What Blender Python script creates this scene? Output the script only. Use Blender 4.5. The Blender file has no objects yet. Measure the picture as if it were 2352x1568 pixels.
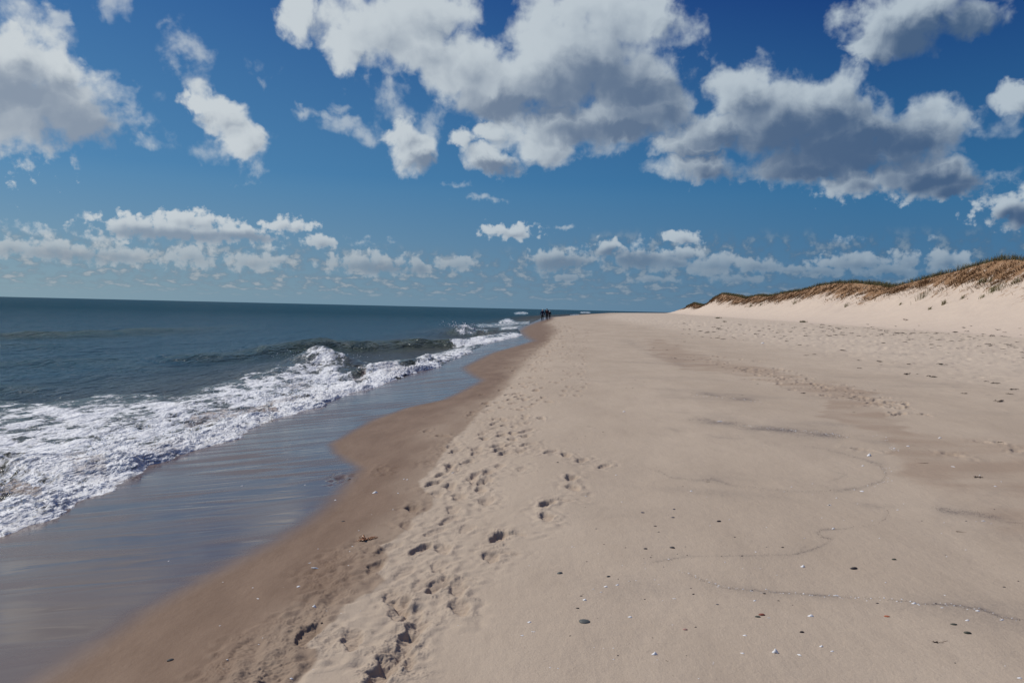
import bpy, bmesh, math, random
import numpy as np
from mathutils import Vector, Matrix
R = math.radians
rnd = random.Random(7)
rs = np.random.RandomState(11)
scene = bpy.context.scene
COL = scene.collection

# ------------------------------------------------------------------ reference camera
FPX = 1829.0; CAMH = 1.75
pit = math.atan(75.5/FPX); rol = R(1.34)
fwd = np.array([0, math.cos(pit), -math.sin(pit)])
up0 = np.array([0, math.sin(pit), math.cos(pit)]); X0 = np.array([1.0, 0, 0])
rgt = math.cos(rol)*X0 + math.sin(rol)*up0
upv = -math.sin(rol)*X0 + math.cos(rol)*up0
CAM = np.array([0, 0, CAMH])
SUN_AZ, SUN_EL = R(-62), R(47)      # azimuth measured from +Y towards +X

def ray(px, py):
    px = np.asarray(px, float); py = np.asarray(py, float)
    d = fwd + np.multiply.outer((px-1176)/FPX, rgt) + np.multiply.outer((784-py)/FPX, upv)
    return d
def to_p(x, y, z):
    v = np.stack([np.asarray(x, float), np.asarray(y, float), np.asarray(z, float)-CAMH], -1)
    f = v @ fwd
    ok = f > 0.3
    f = np.where(ok, f, 1.0)
    return np.where(ok, 1176+FPX*(v@rgt)/f, -9999.), np.where(ok, 784-FPX*(v@upv)/f, -9999.)

# ------------------------------------------------------------------ numpy noise
def _h(ix, iy, seed):
    n = (ix.astype(np.int64)*374761393 + iy.astype(np.int64)*668265263 + seed*974634777) & 0x7fffffff
    n = (n ^ (n >> 13))*1274126177 & 0x7fffffff
    n = (n ^ (n >> 16))
    return n
_GA = np.arange(256)*2*np.pi/256
_GX, _GY = np.cos(_GA), np.sin(_GA)
def perlin(x, y, seed=0):
    x0 = np.floor(x); y0 = np.floor(y); fx = x-x0; fy = y-y0
    u = fx*fx*fx*(fx*(fx*6-15)+10); v = fy*fy*fy*(fy*(fy*6-15)+10)
    def g(ox, oy):
        h = _h(x0+ox, y0+oy, seed) & 255
        return _GX[h]*(fx-ox)+_GY[h]*(fy-oy)
    a = g(0, 0); b = g(1, 0); c = g(0, 1); d = g(1, 1)
    return 1.5*((a+(b-a)*u)*(1-v)+(c+(d-c)*u)*v)
def fbm(x, y, seed=0, oct=4, gain=.5):
    r = 0; a = 1.; t = 0
    for i in range(oct):
        r = r+a*perlin(x, y, seed+i*17); t += a; a *= gain; x = x*2.03+5.1; y = y*2.03+1.7
    return r/t*1.3
def sstep(a, b, x):
    t = np.clip((x-a)/(b-a), 0, 1); return t*t*(3-2*t)

# ------------------------------------------------------------------ terrain
YS = np.array([-400, -50, 0, 6, 12, 47, 85, 125, 180, 300, 700, 1500, 4000.])
XS = np.array([-25, -5.5, -3.0, -2.8, -2.6, -.2, 1.2, 2.4, 5.2, 22, 82, 290, 930.])
_yy = np.concatenate([np.linspace(-400, 200, 1201), np.linspace(201, 4000, 1500)])
_xx = np.interp(_yy, YS, XS)
for _ in range(40):
    _xx[1:-1] = (_xx[:-2]+2*_xx[1:-1]+_xx[2:])/4
def xshore(y): return np.interp(y, _yy, _xx)
_dt = np.linspace(-400, 120, 5201)
_zt = np.interp(_dt, [-400, -60, -20, -8, -4, -3, 0, 1.5, 3, 6, 12, 30, 120],
                [-14, -4, -2, -1.2, -.82, -.68, -.33, -.14, -.01, .06, .17, .5, .7])
_k = np.hanning(15); _k /= _k.sum(); _zt[7:-7] = np.convolve(_zt, _k, 'valid')
SEA = -0.80
def zbase(x, y):
    return np.interp(x-xshore(y), _dt, _zt)
def zmicro(x, y):
    d = x-xshore(y)
    land = sstep(.2, 3.5, d)
    z = .022*fbm(x*.42+3, y*.30, 5, 3)*land
    z = z + .006*fbm(x*1.7, y*1.1, 9, 2)*land
    far = sstep(9, 19, d)
    pit_ = perlin(x*1.9, y*1.9, 35)
    z = z + far*(.05*fbm(x*.5, y*.5, 31, 3) - .05*sstep(.25, .6, pit_) + .02*perlin(x*4, y*4, 36))
    return z
def ground(x, y): return zbase(x, y)+zmicro(x, y)
def hit(px, py, zf=ground):
    d = ray(px, py); z = np.zeros(d.shape[:-1])
    for _ in range(30):
        t = (z-CAMH)/np.minimum(d[..., 2], -1e-4)
        t = np.minimum(t, 4000)
        z = .5*z+.5*zf(d[..., 0]*t, d[..., 1]*t)
    return d[..., 0]*t, d[..., 1]*t
def hitplane(px, py, z0):
    d = ray(px, py); t = (z0-CAMH)/np.minimum(d[..., 2], -1e-4); return d[..., 0]*t, d[..., 1]*t

# crop helpers (photo measurements -> P units, 2352 px wide)
def crop(x0, y0, k): return lambda l: [(x0+k*a[0], y0+k*a[1])+tuple(a[2:]) for a in l]
C7 = crop(1411.2, 752.6, .4); C6 = crop(1223, 1081.9, .48); C5 = crop(376.3, 1081.9, .4)
CA = crop(1223, 1298.3, .24); CB = crop(1787.5, 1298.3, .24); CR = crop(1787.5, 940.8, .24)
C8 = crop(940.8, 705.6, .3); CS = crop(564.5, 799.7, .2); CD = crop(1881.6, 545.7, .2)

def curve_xy(pts, zf):
    a = np.array(pts, float); x, y = hit(a[:, 0], a[:, 1], zf)
    o = np.argsort(y); return y[o], x[o]
FILM = [(-500, 2100), (-60, 1660), (80, 1568), (200, 1490), (300, 1420), (400, 1362), (500, 1312), (620, 1250), (700, 1200), (762, 1150), (805, 1100), (825, 1076),
        (800, 1058), (768, 1040), (758, 1020), (800, 996), (850, 968), (935, 936), (1020, 918), (1050, 904), (1095, 882), (1108, 873), (1085, 861), (1070, 850),
        (1068, 842), (1100, 826), (1130, 811), (1180, 797), (1226, 783), (1205, 770), (1196, 760), (1208, 750), (1228, 742), (1246, 736.5), (1262, 731)]
DRY = [(300, 1900), (676, 1562), (724, 1518), (742, 1494), (716, 1476), (780, 1414), (796, 1386), (848, 1362), (884, 1334), (870, 1318), (896, 1278), (878, 1252), (908, 1240),
       (952, 1190), (1000, 1160), (998, 1136), (966, 1118), (962, 1104), (990, 1088), (1012, 1050), (1040, 1010), (1078, 980), (1100, 950), (1122, 930), (1160, 900),
       (1188, 860), (1213, 830), (1240, 808), (1268, 782), (1285, 762), (1280, 750), (1264, 741), (1275, 733)]
FRONT = [(-700, 1560), (-200, 1330), (0, 1238), (60, 1208), (120, 1180), (200, 1136), (240, 1122), (280, 1098), (400, 1050), (550, 1000), (590, 972), (640, 958), (740, 930), (812, 900),
         (848, 892), (882, 880), (960, 853), (1006, 842), (1035, 828), (1091, 806), (1112, 790), (1202, 769), (1188, 752), (1214, 745), (1240, 733), (1256, 727)]
fy, fx = curve_xy(FILM, zbase); dy, dx = curve_xy(DRY, ground)
wy, wx = curve_xy(FRONT, lambda x, y: np.maximum(zbase(x, y), SEA)+.03)
def ext(yv, xv, y):       # continue a shore-parallel curve outside its measured range
    x = np.interp(y, yv, xv)
    x = np.where(y > yv[-1], xshore(y)+(xv[-1]-xshore(yv[-1])), x)
    return np.where(y < yv[0], xshore(y)+(xv[0]-xshore(yv[0])), x)

# ------------------------------------------------------------------ helpers for objects
def mat(name):
    m = bpy.data.materials.new(name); m.use_nodes = True
    nt = m.node_tree; b = nt.nodes['Principled BSDF']; return m, nt, b
def N(nt, typ, **kw):
    n = nt.nodes.new(typ)
    for k, v in kw.items():
        if k == 'inp':
            for a, c in v.items():
                if isinstance(c, bpy.types.NodeSocket): nt.links.new(c, n.inputs[a])
                else: n.inputs[a].default_value = c
        else: setattr(n, k, v)
    return n
def M(nt, op, a, b=0., c=0., clamp=False):
    n = nt.nodes.new('ShaderNodeMath'); n.operation = op; n.use_clamp = clamp
    for i, v in enumerate((a, b, c)):
        if isinstance(v, bpy.types.NodeSocket): nt.links.new(v, n.inputs[i])
        else: n.inputs[i].default_value = v
    return n.outputs[0]
def V(nt, op, a, b=(0, 0, 0), c=(0, 0, 0)):
    n = nt.nodes.new('ShaderNodeVectorMath'); n.operation = op
    for i, v in enumerate((a, b, c)):
        if isinstance(v, bpy.types.NodeSocket): nt.links.new(v, n.inputs[i])
        elif i < len(n.inputs): n.inputs[i].default_value = v
    return n
def RNG(nt, v, a, b, c=0., d=1., smooth=True):
    n = nt.nodes.new('ShaderNodeMapRange'); n.interpolation_type = 'SMOOTHSTEP' if smooth else 'LINEAR'; n.clamp = True
    nt.links.new(v, n.inputs[0])
    for i, q in zip((1, 2, 3, 4), (a, b, c, d)):
        if isinstance(q, bpy.types.NodeSocket): nt.links.new(q, n.inputs[i])
        else: n.inputs[i].default_value = q
    return n.outputs[0]
def MIX(nt, f, a, b, blend='MIX'):
    n = nt.nodes.new('ShaderNodeMix'); n.data_type = 'RGBA'; n.blend_type = blend; n.clamp_factor = True
    for i, v in zip((0, 6, 7), (f, a, b)):
        if isinstance(v, bpy.types.NodeSocket): nt.links.new(v, n.inputs[i])
        else: n.inputs[i].default_value = v if i == 0 else (*v, 1)
    return n.outputs[2]
def NOISE(nt, vec, scale, detail=4., rough=.5, dim='3D', dist=0.):
    n = nt.nodes.new('ShaderNodeTexNoise'); n.noise_dimensions = dim
    nt.links.new(vec, n.inputs['Vector']); n.inputs['Scale'].default_value = scale
    n.inputs['Detail'].default_value = detail; n.inputs['Roughness'].default_value = rough; n.inputs['Distortion'].default_value = dist
    return n.outputs[0]
def MAPV(nt, vec, scale, rot=(0, 0, 0)):
    n = nt.nodes.new('ShaderNodeMapping'); nt.links.new(vec, n.inputs[0]); n.inputs['Scale'].default_value = scale; n.inputs['Rotation'].default_value = rot
    return n.outputs[0]
def BUMP(nt, h, strength, dist, prev=None):
    n = nt.nodes.new('ShaderNodeBump'); nt.links.new(h, n.inputs['Height']); n.inputs['Distance'].default_value = dist
    if isinstance(strength, bpy.types.NodeSocket): nt.links.new(strength, n.inputs['Strength'])
    else: n.inputs['Strength'].default_value = strength
    if prev: nt.links.new(prev, n.inputs['Normal'])
    return n.outputs[0]
def ATT(nt, name):
    n = nt.nodes.new('ShaderNodeAttribute'); n.attribute_name = name; return n.outputs['Fac']
def simple(name, col, rough=.7, var=.25, scale=40, spec=.3):
    m, nt, b = mat(name); tc = nt.nodes.new('ShaderNodeTexCoord').outputs['Object']
    oi = nt.nodes.new('ShaderNodeObjectInfo').outputs['Random']
    n = NOISE(nt, tc, scale, 5, .6)
    f = M(nt, 'ADD', M(nt, 'MULTIPLY', n, .7), M(nt, 'MULTIPLY', oi, .3))
    c = MIX(nt, f, tuple(v*(1-var) for v in col), tuple(min(1, v*(1+var)) for v in col))
    nt.links.new(c, b.inputs['Base Color']); b.inputs['Roughness'].default_value = rough; b.inputs['Specular IOR Level'].default_value = spec
    nt.links.new(BUMP(nt, n, .3, .003), b.inputs['Normal'])
    return m
def tag(o, label=None, cat=None, group=None, kind=None):
    for k, v in (('label', label), ('category', cat), ('group', group), ('kind', kind)):
        if v: o[k] = v
    return o
def mesh_np(name, co, faces, mats, attrs=None, smooth=True):
    me = bpy.data.meshes.new(name)
    nv = len(co); nf = len(faces); k = faces.shape[1]
    me.vertices.add(nv); me.vertices.foreach_set('co', np.ascontiguousarray(co, dtype=np.float32).ravel())
    me.loops.add(nf*k); me.loops.foreach_set('vertex_index', faces.astype(np.int32).ravel())
    me.polygons.add(nf); me.polygons.foreach_set('loop_start', (np.arange(nf)*k).astype(np.int32))
    me.polygons.foreach_set('use_smooth', np.full(nf, smooth))
    me.update(calc_edges=True)
    for a, v in (attrs or {}).items():
        at = me.attributes.new(a, 'FLOAT', 'POINT'); at.data.foreach_set('value', np.ascontiguousarray(v, dtype=np.float32).ravel())
    for m in (mats if isinstance(mats, list) else [mats]): me.materials.append(m)
    o = bpy.data.objects.new(name, me); COL.objects.link(o); return o
def polar(azs, rs_):
    A, Rr = np.meshgrid(azs, rs_); na, nr = len(azs), len(rs_)
    x = Rr*np.sin(A); y = Rr*np.cos(A)
    i = np.arange(nr-1)[:, None]*na+np.arange(na-1)[None, :]
    f = np.stack([i, i+1, i+na+1, i+na], -1).reshape(-1, 4)
    return x.ravel(), y.ravel(), f
def seg_dist(px, py, pts):      # distance to polyline, parameter, signed side
    best = np.full(px.shape, 1e9); par = np.zeros(px.shape); side = np.zeros(px.shape)
    for i in range(len(pts)-1):
        ax, ay = pts[i][:2]; bx, by = pts[i+1][:2]; ex, ey = bx-ax, by-ay; L = ex*ex+ey*ey
        t = np.clip(((px-ax)*ex+(py-ay)*ey)/L, 0, 1); qx = px-ax-t*ex; qy = py-ay-t*ey; d = np.hypot(qx, qy)
        m = d < best; best[m] = d[m]; par[m] = (i+t)[m]; side[m] = (ex*qy-ey*qx)[m]
    return best, par, side
def inpoly(px, py, poly):
    c = np.zeros(px.shape, bool); n = len(poly)
    for i in range(n):
        x1, y1 = poly[i]; x2, y2 = poly[(i+1) % n]
        if y1 == y2: continue
        m = ((y1 > py) != (y2 > py)) & (px < (x2-x1)*(py-y1)/(y2-y1)+x1); c ^= m
    return c

exec_order = []
# ================================================================== PEOPLE
def skin(name, V_, E_, m, parent=None, lev=2):
    me = bpy.data.meshes.new(name); me.from_pydata([v[:3] for v in V_], E_, []); o = bpy.data.objects.new(name, me); COL.objects.link(o)
    sk = o.modifiers.new('s', 'SKIN'); sk.use_smooth_shade = True
    for i, v in enumerate(V_):
        r = v[3]; me.skin_vertices[0].data[i].radius = r if isinstance(r, tuple) else (r, r)
    me.skin_vertices[0].data[0].use_root = True
    sb = o.modifiers.new('b', 'SUBSURF'); sb.levels = lev; sb.render_levels = lev
    dg = bpy.context.evaluated_depsgraph_get(); nm = bpy.data.meshes.new_from_object(o.evaluated_get(dg)); o.modifiers.clear(); o.data = nm
    nm.materials.clear(); nm.materials.append(m); nm.name = name
    nm.polygons.foreach_set('use_smooth', [True]*len(nm.polygons))
    if parent: o.parent = parent
    return o
M_skin = simple('skin', (.42, .26, .19), .55, .05); M_navy = simple('navy_cloth', (.012, .018, .05), .85, .3, 12); M_blk = simple('black_cloth', (.010, .010, .013), .85, .3, 12)
M_trs = simple('dark_trousers', (.012, .013, .018), .85, .3, 12); M_shoe = simple('dark_shoes', (.02, .016, .014), .7); M_cap = simple('white_cap', (.78, .78, .76), .8, .05); M_hair = simple('dark_hair', (.02, .015, .012), .8); M_wh = simple('white_hair', (.7, .69, .67), .85, .05); M_pack = simple('dark_red_pack', (.05, .008, .010), .8)
def person(px, py, hpx, label, jm, head, stride=1, arm_l=.10, arm_r=.02, pack=False, yaw=0., bulk=1.):
    X, Y = hit(np.array([px]), np.array([py])); X, Y = float(X[0]), float(Y[0]); Z = float(ground(np.array([X]), np.array([Y]))[0])
    D = math.hypot(X, Y); H = hpx/FPX*D; k = H/1.64
    root = bpy.data.objects.new('person', None); COL.objects.link(root); root.location = (X, Y, Z); root.scale = (k, k, k); root.rotation_euler = (0, 0, yaw)
    tag(root, label, 'person', 'people walking away along the shore')
    s = stride*.17; W = .088
    def leg(sd, sw): return [(sd*W, 0, .92, .085), (sd*W*1.05, sw*.55, .50, .058), (sd*W*1.0, sw-.04*(sw < 0), .09+(.05 if sw < 0 else 0), .040), (sd*W*1.0, sw+.12, .035+(.01 if sw < 0 else 0), .035)]
    def arm(sd, out, sw): return [(sd*.185*bulk, 0, 1.41, .052), (sd*(.225*bulk+out*.5), -sw*.5, 1.14, .042), (sd*(.235*bulk+out), sw*.6, .90, .032), (sd*(.235*bulk+out), sw*.8+.03, .82, (.022, .032))]
    def hand(sd, out, sw):      # five fingers on each hand
        b = (sd*(.235*bulk+out), sw*.8+.03, .82); vs = []; es = []
        for q, (oy, L) in enumerate([(-.028, .055), (-.010, .068), (.008, .072), (.025, .062)]):
            n = len(vs); vs += [(b[0], b[1]+oy*.5, b[2]-.02, .010), (b[0]-sd*.004, b[1]+oy, b[2]-.06, .008), (b[0]-sd*.022, b[1]+oy, b[2]-.06-L*.7, .0065)]; es += [(n, n+1), (n+1, n+2)]
        n = len(vs); vs += [(b[0], b[1]+.015, b[2]-.01, .011), (b[0]-sd*.012, b[1]+.045, b[2]-.05, .0085)]; es += [(n, n+1)]
        return vs, es
    V_ = [(0, 0, .98, .135), (0, 0, 1.20, .13), (0, 0, 1.40, .135), (0, .01, 1.50, .056), (0, .015, 1.58, .072), (0, .02, 1.665, .088), (0, .02, 1.72, .055)]
    E_ = [(0, 1), (1, 2), (2, 3), (3, 4), (4, 5), (5, 6)]
    for sd, sw in ((-1, s), (1, -s)):
        n = len(V_); V_ += leg(sd, sw); E_ += [(0, n), (n, n+1), (n+1, n+2), (n+2, n+3)]
    for sd, out, sw in ((-1, arm_l, -s*.9), (1, arm_r, s*.9)):
        n = len(V_); V_ += arm(sd, out, sw); E_ += [(2, n), (n, n+1), (n+1, n+2), (n+2, n+3)]
        hv, he = hand(sd, out, sw)
        base = n+3
        for q in range(0, 12, 3):
            m0 = len(V_); V_ += hv[q+1:q+3]; E_ += [(base, m0), (m0, m0+1)]
        m0 = len(V_); V_ += [hv[13]]; E_ += [(base, m0)]
    skin('body', V_, E_, M_skin, root)
    # jacket with sleeves, trousers
    JV = [(0, 0, .88, (.185*bulk, .135)), (0, 0, 1.05, (.165*bulk, .125)), (0, -.01, 1.25, (.185*bulk, .135)), (0, -.01, 1.40, (.17*bulk, .12)), (0, 0, 1.485, .07)]; JE = [(0, 1), (1, 2), (2, 3), (3, 4)]
    for sd, out, sw in ((-1, arm_l, -s*.9), (1, arm_r, s*.9)):
        n = len(JV); a = arm(sd, out, sw); JV += [(*a[0][:3], .072), (*a[1][:3], .062), (*a[2][:3], .047)]; JE += [(3, n), (n, n+1), (n+1, n+2)]
    skin('jacket', JV, JE, jm, root)
    TV = [(0, 0, .96, (.165, .12))]; TE = []
    for sd, sw in ((-1, s), (1, -s)):
        n = len(TV); l = leg(sd, sw); TV += [(*l[0][:2], .86, .098), (*l[1][:3], .076), (l[2][0], l[2][1], l[2][2]+.02, .062)]; TE += [(0, n), (n, n+1), (n+1, n+2)]
    skin('trousers', TV, TE, M_trs, root)
    for sd, sw in ((-1, s), (1, -s)):
        l = leg(sd, sw); skin('shoe', [(l[2][0], l[2][1]-.04, l[2][2]-.045, .046), (l[2][0], l[2][1]+.05, l[2][2]-.05, (.045, .04)), (l[3][0], l[3][1]+.03, l[3][2]+.0, (.042, .03))], [(0, 1), (1, 2)], M_shoe, root, 1)
    if head == 'cap':
        c = skin('cap', [(0, 0, 1.64, .100), (0, .01, 1.70, .112), (0, .01, 1.76, .085)], [(0, 1), (1, 2)], M_cap, root)
        skin('brim', [(0, .10, 1.685, (.07, .012)), (0, .17, 1.675, (.055, .010))], [(0, 1)], M_cap, c, 1)
    elif head == 'dark': skin('hair', [(0, -.005, 1.60, .083), (0, 0, 1.68, .102), (0, .01, 1.745, .065)], [(0, 1), (1, 2)], M_hair, root)
    else: skin('hair', [(0, -.01, 1.60, .086), (0, -.005, 1.67, .103), (0, .01, 1.745, .07)], [(0, 1), (1, 2)], M_wh, root)
    for sd in (-1, 1):
        e = skin('eye', [(sd*.032, .098, 1.645, .010), (sd*.032, .102, 1.645, .009)], [(0, 1)], M_cap, root, 1)
    if pack: skin('backpack', [(0, -.16, 1.02, (.13, .07)), (0, -.18, 1.20, (.15, .09)), (0, -.15, 1.38, (.11, .06))], [(0, 1), (1, 2)], M_pack, root)
    return root
person(1245.6, 737.3, 25.6, 'person in navy jacket and white cap, nearest the water of the three', M_navy, 'cap', 1, .12, .05)
person(1255.8, 735.4, 25.4, 'tall person in black with a dark backpack, middle of the three', M_blk, 'dark', -1, .03, .03, True, 0, 1.12)
person(1262.3, 733.6, 19.0, 'shorter person in black with white hair, right one of the three', M_blk, 'white', 1, .02, .06, False, 0, 1.05)
person(1419, 717.6, 4.6, 'tiny distant figure far down the beach, left one of two', M_blk, 'dark', 1)
person(1452, 718.0, 3.8, 'tiny distant figure far down the beach, right one of two', M_blk, 'dark', -1)

# ================================================================== WORLD
def build_world():
    w = bpy.data.worlds.new('World'); scene.world = w; w.use_nodes = True; nt = w.node_tree; nt.nodes.clear()
    sky = N(nt, 'ShaderNodeTexSky', sky_type='NISHITA', sun_disc=False); sky.sun_elevation = SUN_EL; sky.sun_rotation = SUN_AZ
    sky.altitude = 0; sky.air_density = 1.0; sky.dust_density = .35; sky.ozone_density = 2.2
    tc = nt.nodes.new('ShaderNodeTexCoord').outputs['Generated']
    sp = N(nt, 'ShaderNodeSeparateXYZ', inp={0: tc})
    az = M(nt, 'MULTIPLY', M(nt, 'ARCTAN2', sp.outputs[0], sp.outputs[1]), 57.2958)
    el = M(nt, 'MULTIPLY', M(nt, 'ARCSINE', sp.outputs[2]), 57.2958)
    P = N(nt, 'ShaderNodeCombineXYZ', inp={0: az, 1: el}).outputs[0]
    up = RNG(nt, el, 6., 11.)             # 0 in the low far deck, 1 in the near clouds
    # domain warp
    def vnoise(vec, scale, det, amp):
        n = nt.nodes.new('ShaderNodeTexNoise'); n.noise_dimensions = '2D'; nt.links.new(vec, n.inputs['Vector']); n.inputs['Scale'].default_value = scale
        n.inputs['Detail'].default_value = det; n.inputs['Roughness'].default_value = .55
        s = V(nt, 'SUBTRACT', n.outputs['Color'], (.5, .5, .5)).outputs[0]
        sc = V(nt, 'SCALE', s); 
        if isinstance(amp, bpy.types.NodeSocket): nt.links.new(amp, sc.inputs['Scale'])
        else: sc.inputs['Scale'].default_value = amp
        return V(nt, 'ADD', vec, sc.outputs[0]).outputs[0]
    W1 = vnoise(vnoise(P, .30, 2., M(nt, 'MULTIPLY_ADD', up, 1.0, .4)), 1.0, 3., M(nt, 'MULTIPLY_ADD', up, 1.0, .35))
    # cloud masses: (px, py, rx, ry)
    thick = [(10, 185, 120, 105), (100, 235, 120, 85), (165, 280, 105, 50), (-60, 190, 140, 140), (120, 160, 70, 48), (20, 110, 45, 50),
             (500, 255, 55, 38), (555, 318, 40, 42), (450, 240, 34, 22),
             (950, 352, 52, 42), (925, 312, 40, 30), (1060, 312, 36, 26), (1140, 368, 70, 30), (1120, 300, 34, 26),
             (690, 20, 40, 60), (850, 60, 110, 80), (800, 100, 55, 50), (950, 110, 110, 65), (1050, 145, 100, 75), (1150, 205, 130, 75),
             (1240, 185, 130, 90), (1330, 125, 160, 120), (1370, 50, 170, 90), (1490, 30, 65, 55), (1450, 200, 140, 80), (1300, 290, 130, 62), (1400, 275, 140, 50),
             (1250, 340, 90, 42), (1510, 230, 85, 55), (960, 30, 150, 60),
             (1700, 225, 80, 62), (1780, 280, 150, 95), (1880, 245, 90, 75), (1640, 300, 105, 48), (1585, 335, 85, 30), (1900, 335, 180, 75),
             (1980, 295, 110, 58), (2080, 320, 110, 60), (2100, 405, 110, 42), (1960, 425, 70, 28), (2160, 425, 85, 26), (1840, 380, 130, 35), (1610, 385, 95, 32),
             (2050, 60, 95, 62), (2130, 35, 100, 55), (2210, 40, 60, 35), (1990, 105, 45, 34),
             (2350, 225, 45, 28), (2335, 482, 62, 36), (2420, 470, 90, 50),
             (1170, 532, 72, 17), (430, 530, 175, 24), (440, 506, 75, 22), (310, 520, 70, 24), (560, 536, 70, 18), (655, 516, 60, 15), (735, 555, 42, 16),
             (1570, 546, 40, 17), (130, 576, 95, 20), (15, 570, 50, 18), (280, 586, 80, 20), (440, 588, 58, 24), (580, 602, 58, 20),
             (640, 597, 38, 9), (850, 605, 92, 24), (960, 612, 28, 18), (1050, 608, 48, 17), (1280, 598, 70, 26), (1575, 582, 60, 16),
             (2085, 597, 34, 18), (1395, 572, 46, 18), (1470, 600, 75, 26), (1550, 600, 60, 20), (1640, 606, 70, 24), (1740, 610, 60, 16), (1820, 618, 40, 12), (1690, 640, 60, 9), (1500, 642, 50, 8), (1300, 636, 50, 8), (1960, 604, 90, 20), (1880, 622, 60, 12), (2040, 620, 80, 14), (2170, 600, 50, 22)]
    thin = [(1010, 275, 70, 45), (1090, 300, 90, 60), (1160, 340, 90, 60), (1180, 290, 60, 40), (500, 262, 95, 66), (560, 330, 66, 66), (1740, 150, 30, 40), (150, 110, 50, 40), (410, 95, 48, 42), (395, 140, 30, 30), (380, 50, 25, 20), (230, 15, 60, 34), (145, 45, 22, 18), (610, 205, 26, 20), (700, 262, 62, 16), (790, 288, 52, 22), (840, 318, 42, 32), (780, 240, 30, 24),
            (300, 322, 48, 16), (270, 300, 22, 22), (70, 530, 110, 17), (230, 545, 70, 14), (200, 497, 30, 10), (830, 556, 55, 13), (1040, 424, 52, 10), (1100, 455, 50, 10), (1930, 557, 36, 12), (2140, 551, 20, 8), (1290, 521, 45, 7),
            (605, 567, 36, 8), (2250, 300, 60, 30), (600, 390, 30, 25), (1480, 570, 90, 22), (2120, 605, 80, 14), (540, 345, 70, 40), (2300, 400, 50, 30), (1550, 240, 90, 60),
            (1900, 600, 70, 18), (2170, 595, 60, 16), (1000, 300, 110, 60), (900, 200, 60, 40)]
    def conv(l):
        o = []
        for (a, b, c, d) in l:
            v = ray(a, b); v = v/np.linalg.norm(v); o.append((math.degrees(math.atan2(v[0], v[1])), math.degrees(math.asin(v[2])), math.degrees(c/FPX), math.degrees(d/FPX)))
        return o
    thick, thin = conv(thick), conv(thin)
    def field(vec, blobs):
        acc = None
        for (a, e, rx, ry) in blobs:
            k = 1.22
            m = V(nt, 'MULTIPLY_ADD', vec, (1/(rx*k), 1/(ry*k), 0), (-a/(rx*k), -e/(ry*k), 0)).outputs[0]
            q = nt.nodes.new('ShaderNodeVectorMath'); q.operation = 'DOT_PRODUCT'; nt.links.new(m, q.inputs[0]); nt.links.new(m, q.inputs[1])
            acc = q.outputs['Value'] if acc is None else M(nt, 'MINIMUM', acc, q.outputs['Value'])
        return M(nt, 'SUBTRACT', 1., M(nt, 'SQRT', acc))       # 1 at a centre, 0 at the rim, negative outside
    def shift(vec, k):
        s = V(nt, 'SCALE', N(nt, 'ShaderNodeCombineXYZ', inp={0: M(nt, 'MULTIPLY', el, -.62*k), 1: M(nt, 'MULTIPLY', el, .55*k)}).outputs[0]); s.inputs['Scale'].default_value = 1
        return V(nt, 'ADD', vec, s.outputs[0]).outputs[0]
    def puff(vec, scale, det):
        v = nt.nodes.new('ShaderNodeTexVoronoi'); v.voronoi_dimensions = '2D'; v.feature = 'F1'; nt.links.new(vec, v.inputs['Vector'])
        v.inputs['Scale'].default_value = scale; v.inputs['Detail'].default_value = det; v.inputs['Roughness'].default_value = .55; v.normalize = True
        return M(nt, 'SUBTRACT', .62, v.outputs['Distance'])
    PW = vnoise(P, .9, 3., M(nt, 'MULTIPLY_ADD', up, .75, .35))     # warped coordinates for the puffs
    def detail(vec, pv, det=8., pdet=3.):
        a = NOISE(nt, vec, .34, det, .50, '2D'); b = NOISE(nt, vec, 1.2, det-2, .54, '2D')
        pa = puff(pv, .42, pdet); pb = puff(pv, 1.5, pdet)
        a = M(nt, 'MULTIPLY_ADD', pa, .42, a); b = M(nt, 'MULTIPLY_ADD', pb, .36, b)
        return M(nt, 'SUBTRACT', M(nt, 'MULTIPLY_ADD', M(nt, 'SUBTRACT', a, b), up, b), .12)
    n0 = detail(P, PW)
    f0 = field(W1, thick)
    nl0 = detail(P, PW, 2.5, .3); nl1 = detail(shift(P, .05), shift(PW, .05), 2.5, .3)
    Ws = shift(W1, .11); f1 = field(Ws, thick)
    g = field(W1, thin)
    d0 = M(nt, 'ADD', M(nt, 'MULTIPLY', M(nt, 'MAXIMUM', f0, -1.), .85), M(nt, 'MULTIPLY', M(nt, 'SUBTRACT', n0, .5), M(nt, 'MULTIPLY_ADD', up, -.65, 1.8)))
    a_thick = M(nt, 'POWER', RNG(nt, d0, .0, .44), .85)
    dth = M(nt, 'ADD', M(nt, 'MULTIPLY', M(nt, 'MAXIMUM', g, -1.), .8), M(nt, 'MULTIPLY', M(nt, 'SUBTRACT', n0, .58), 3.0))
    a_thin = M(nt, 'MULTIPLY', RNG(nt, dth, -.05, .9), .62)
    # far low deck: flat rows of small cumulus, natural perspective
    el2 = M(nt, 'MAXIMUM', el, .05)
    dk = N(nt, 'ShaderNodeCombineXYZ', inp={0: M(nt, 'MULTIPLY', az, .9), 1: M(nt, 'MULTIPLY', M(nt, 'LOGARITHM', M(nt, 'ADD', el2, .6), 2.718), 5.)}).outputs[0]
    dn = NOISE(nt, dk, 1.05, 7., .55, '2D')
    deck = M(nt, 'MULTIPLY', RNG(nt, dn, .38, .74), M(nt, 'MULTIPLY', RNG(nt, M(nt, 'SUBTRACT', el, M(nt, 'MULTIPLY', RNG(nt, az, -2., 8.), 1.5)), 4.6, 3.0), RNG(nt, el, .15, 1.3)))
    deck = M(nt, 'MULTIPLY', deck, .85)
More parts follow.
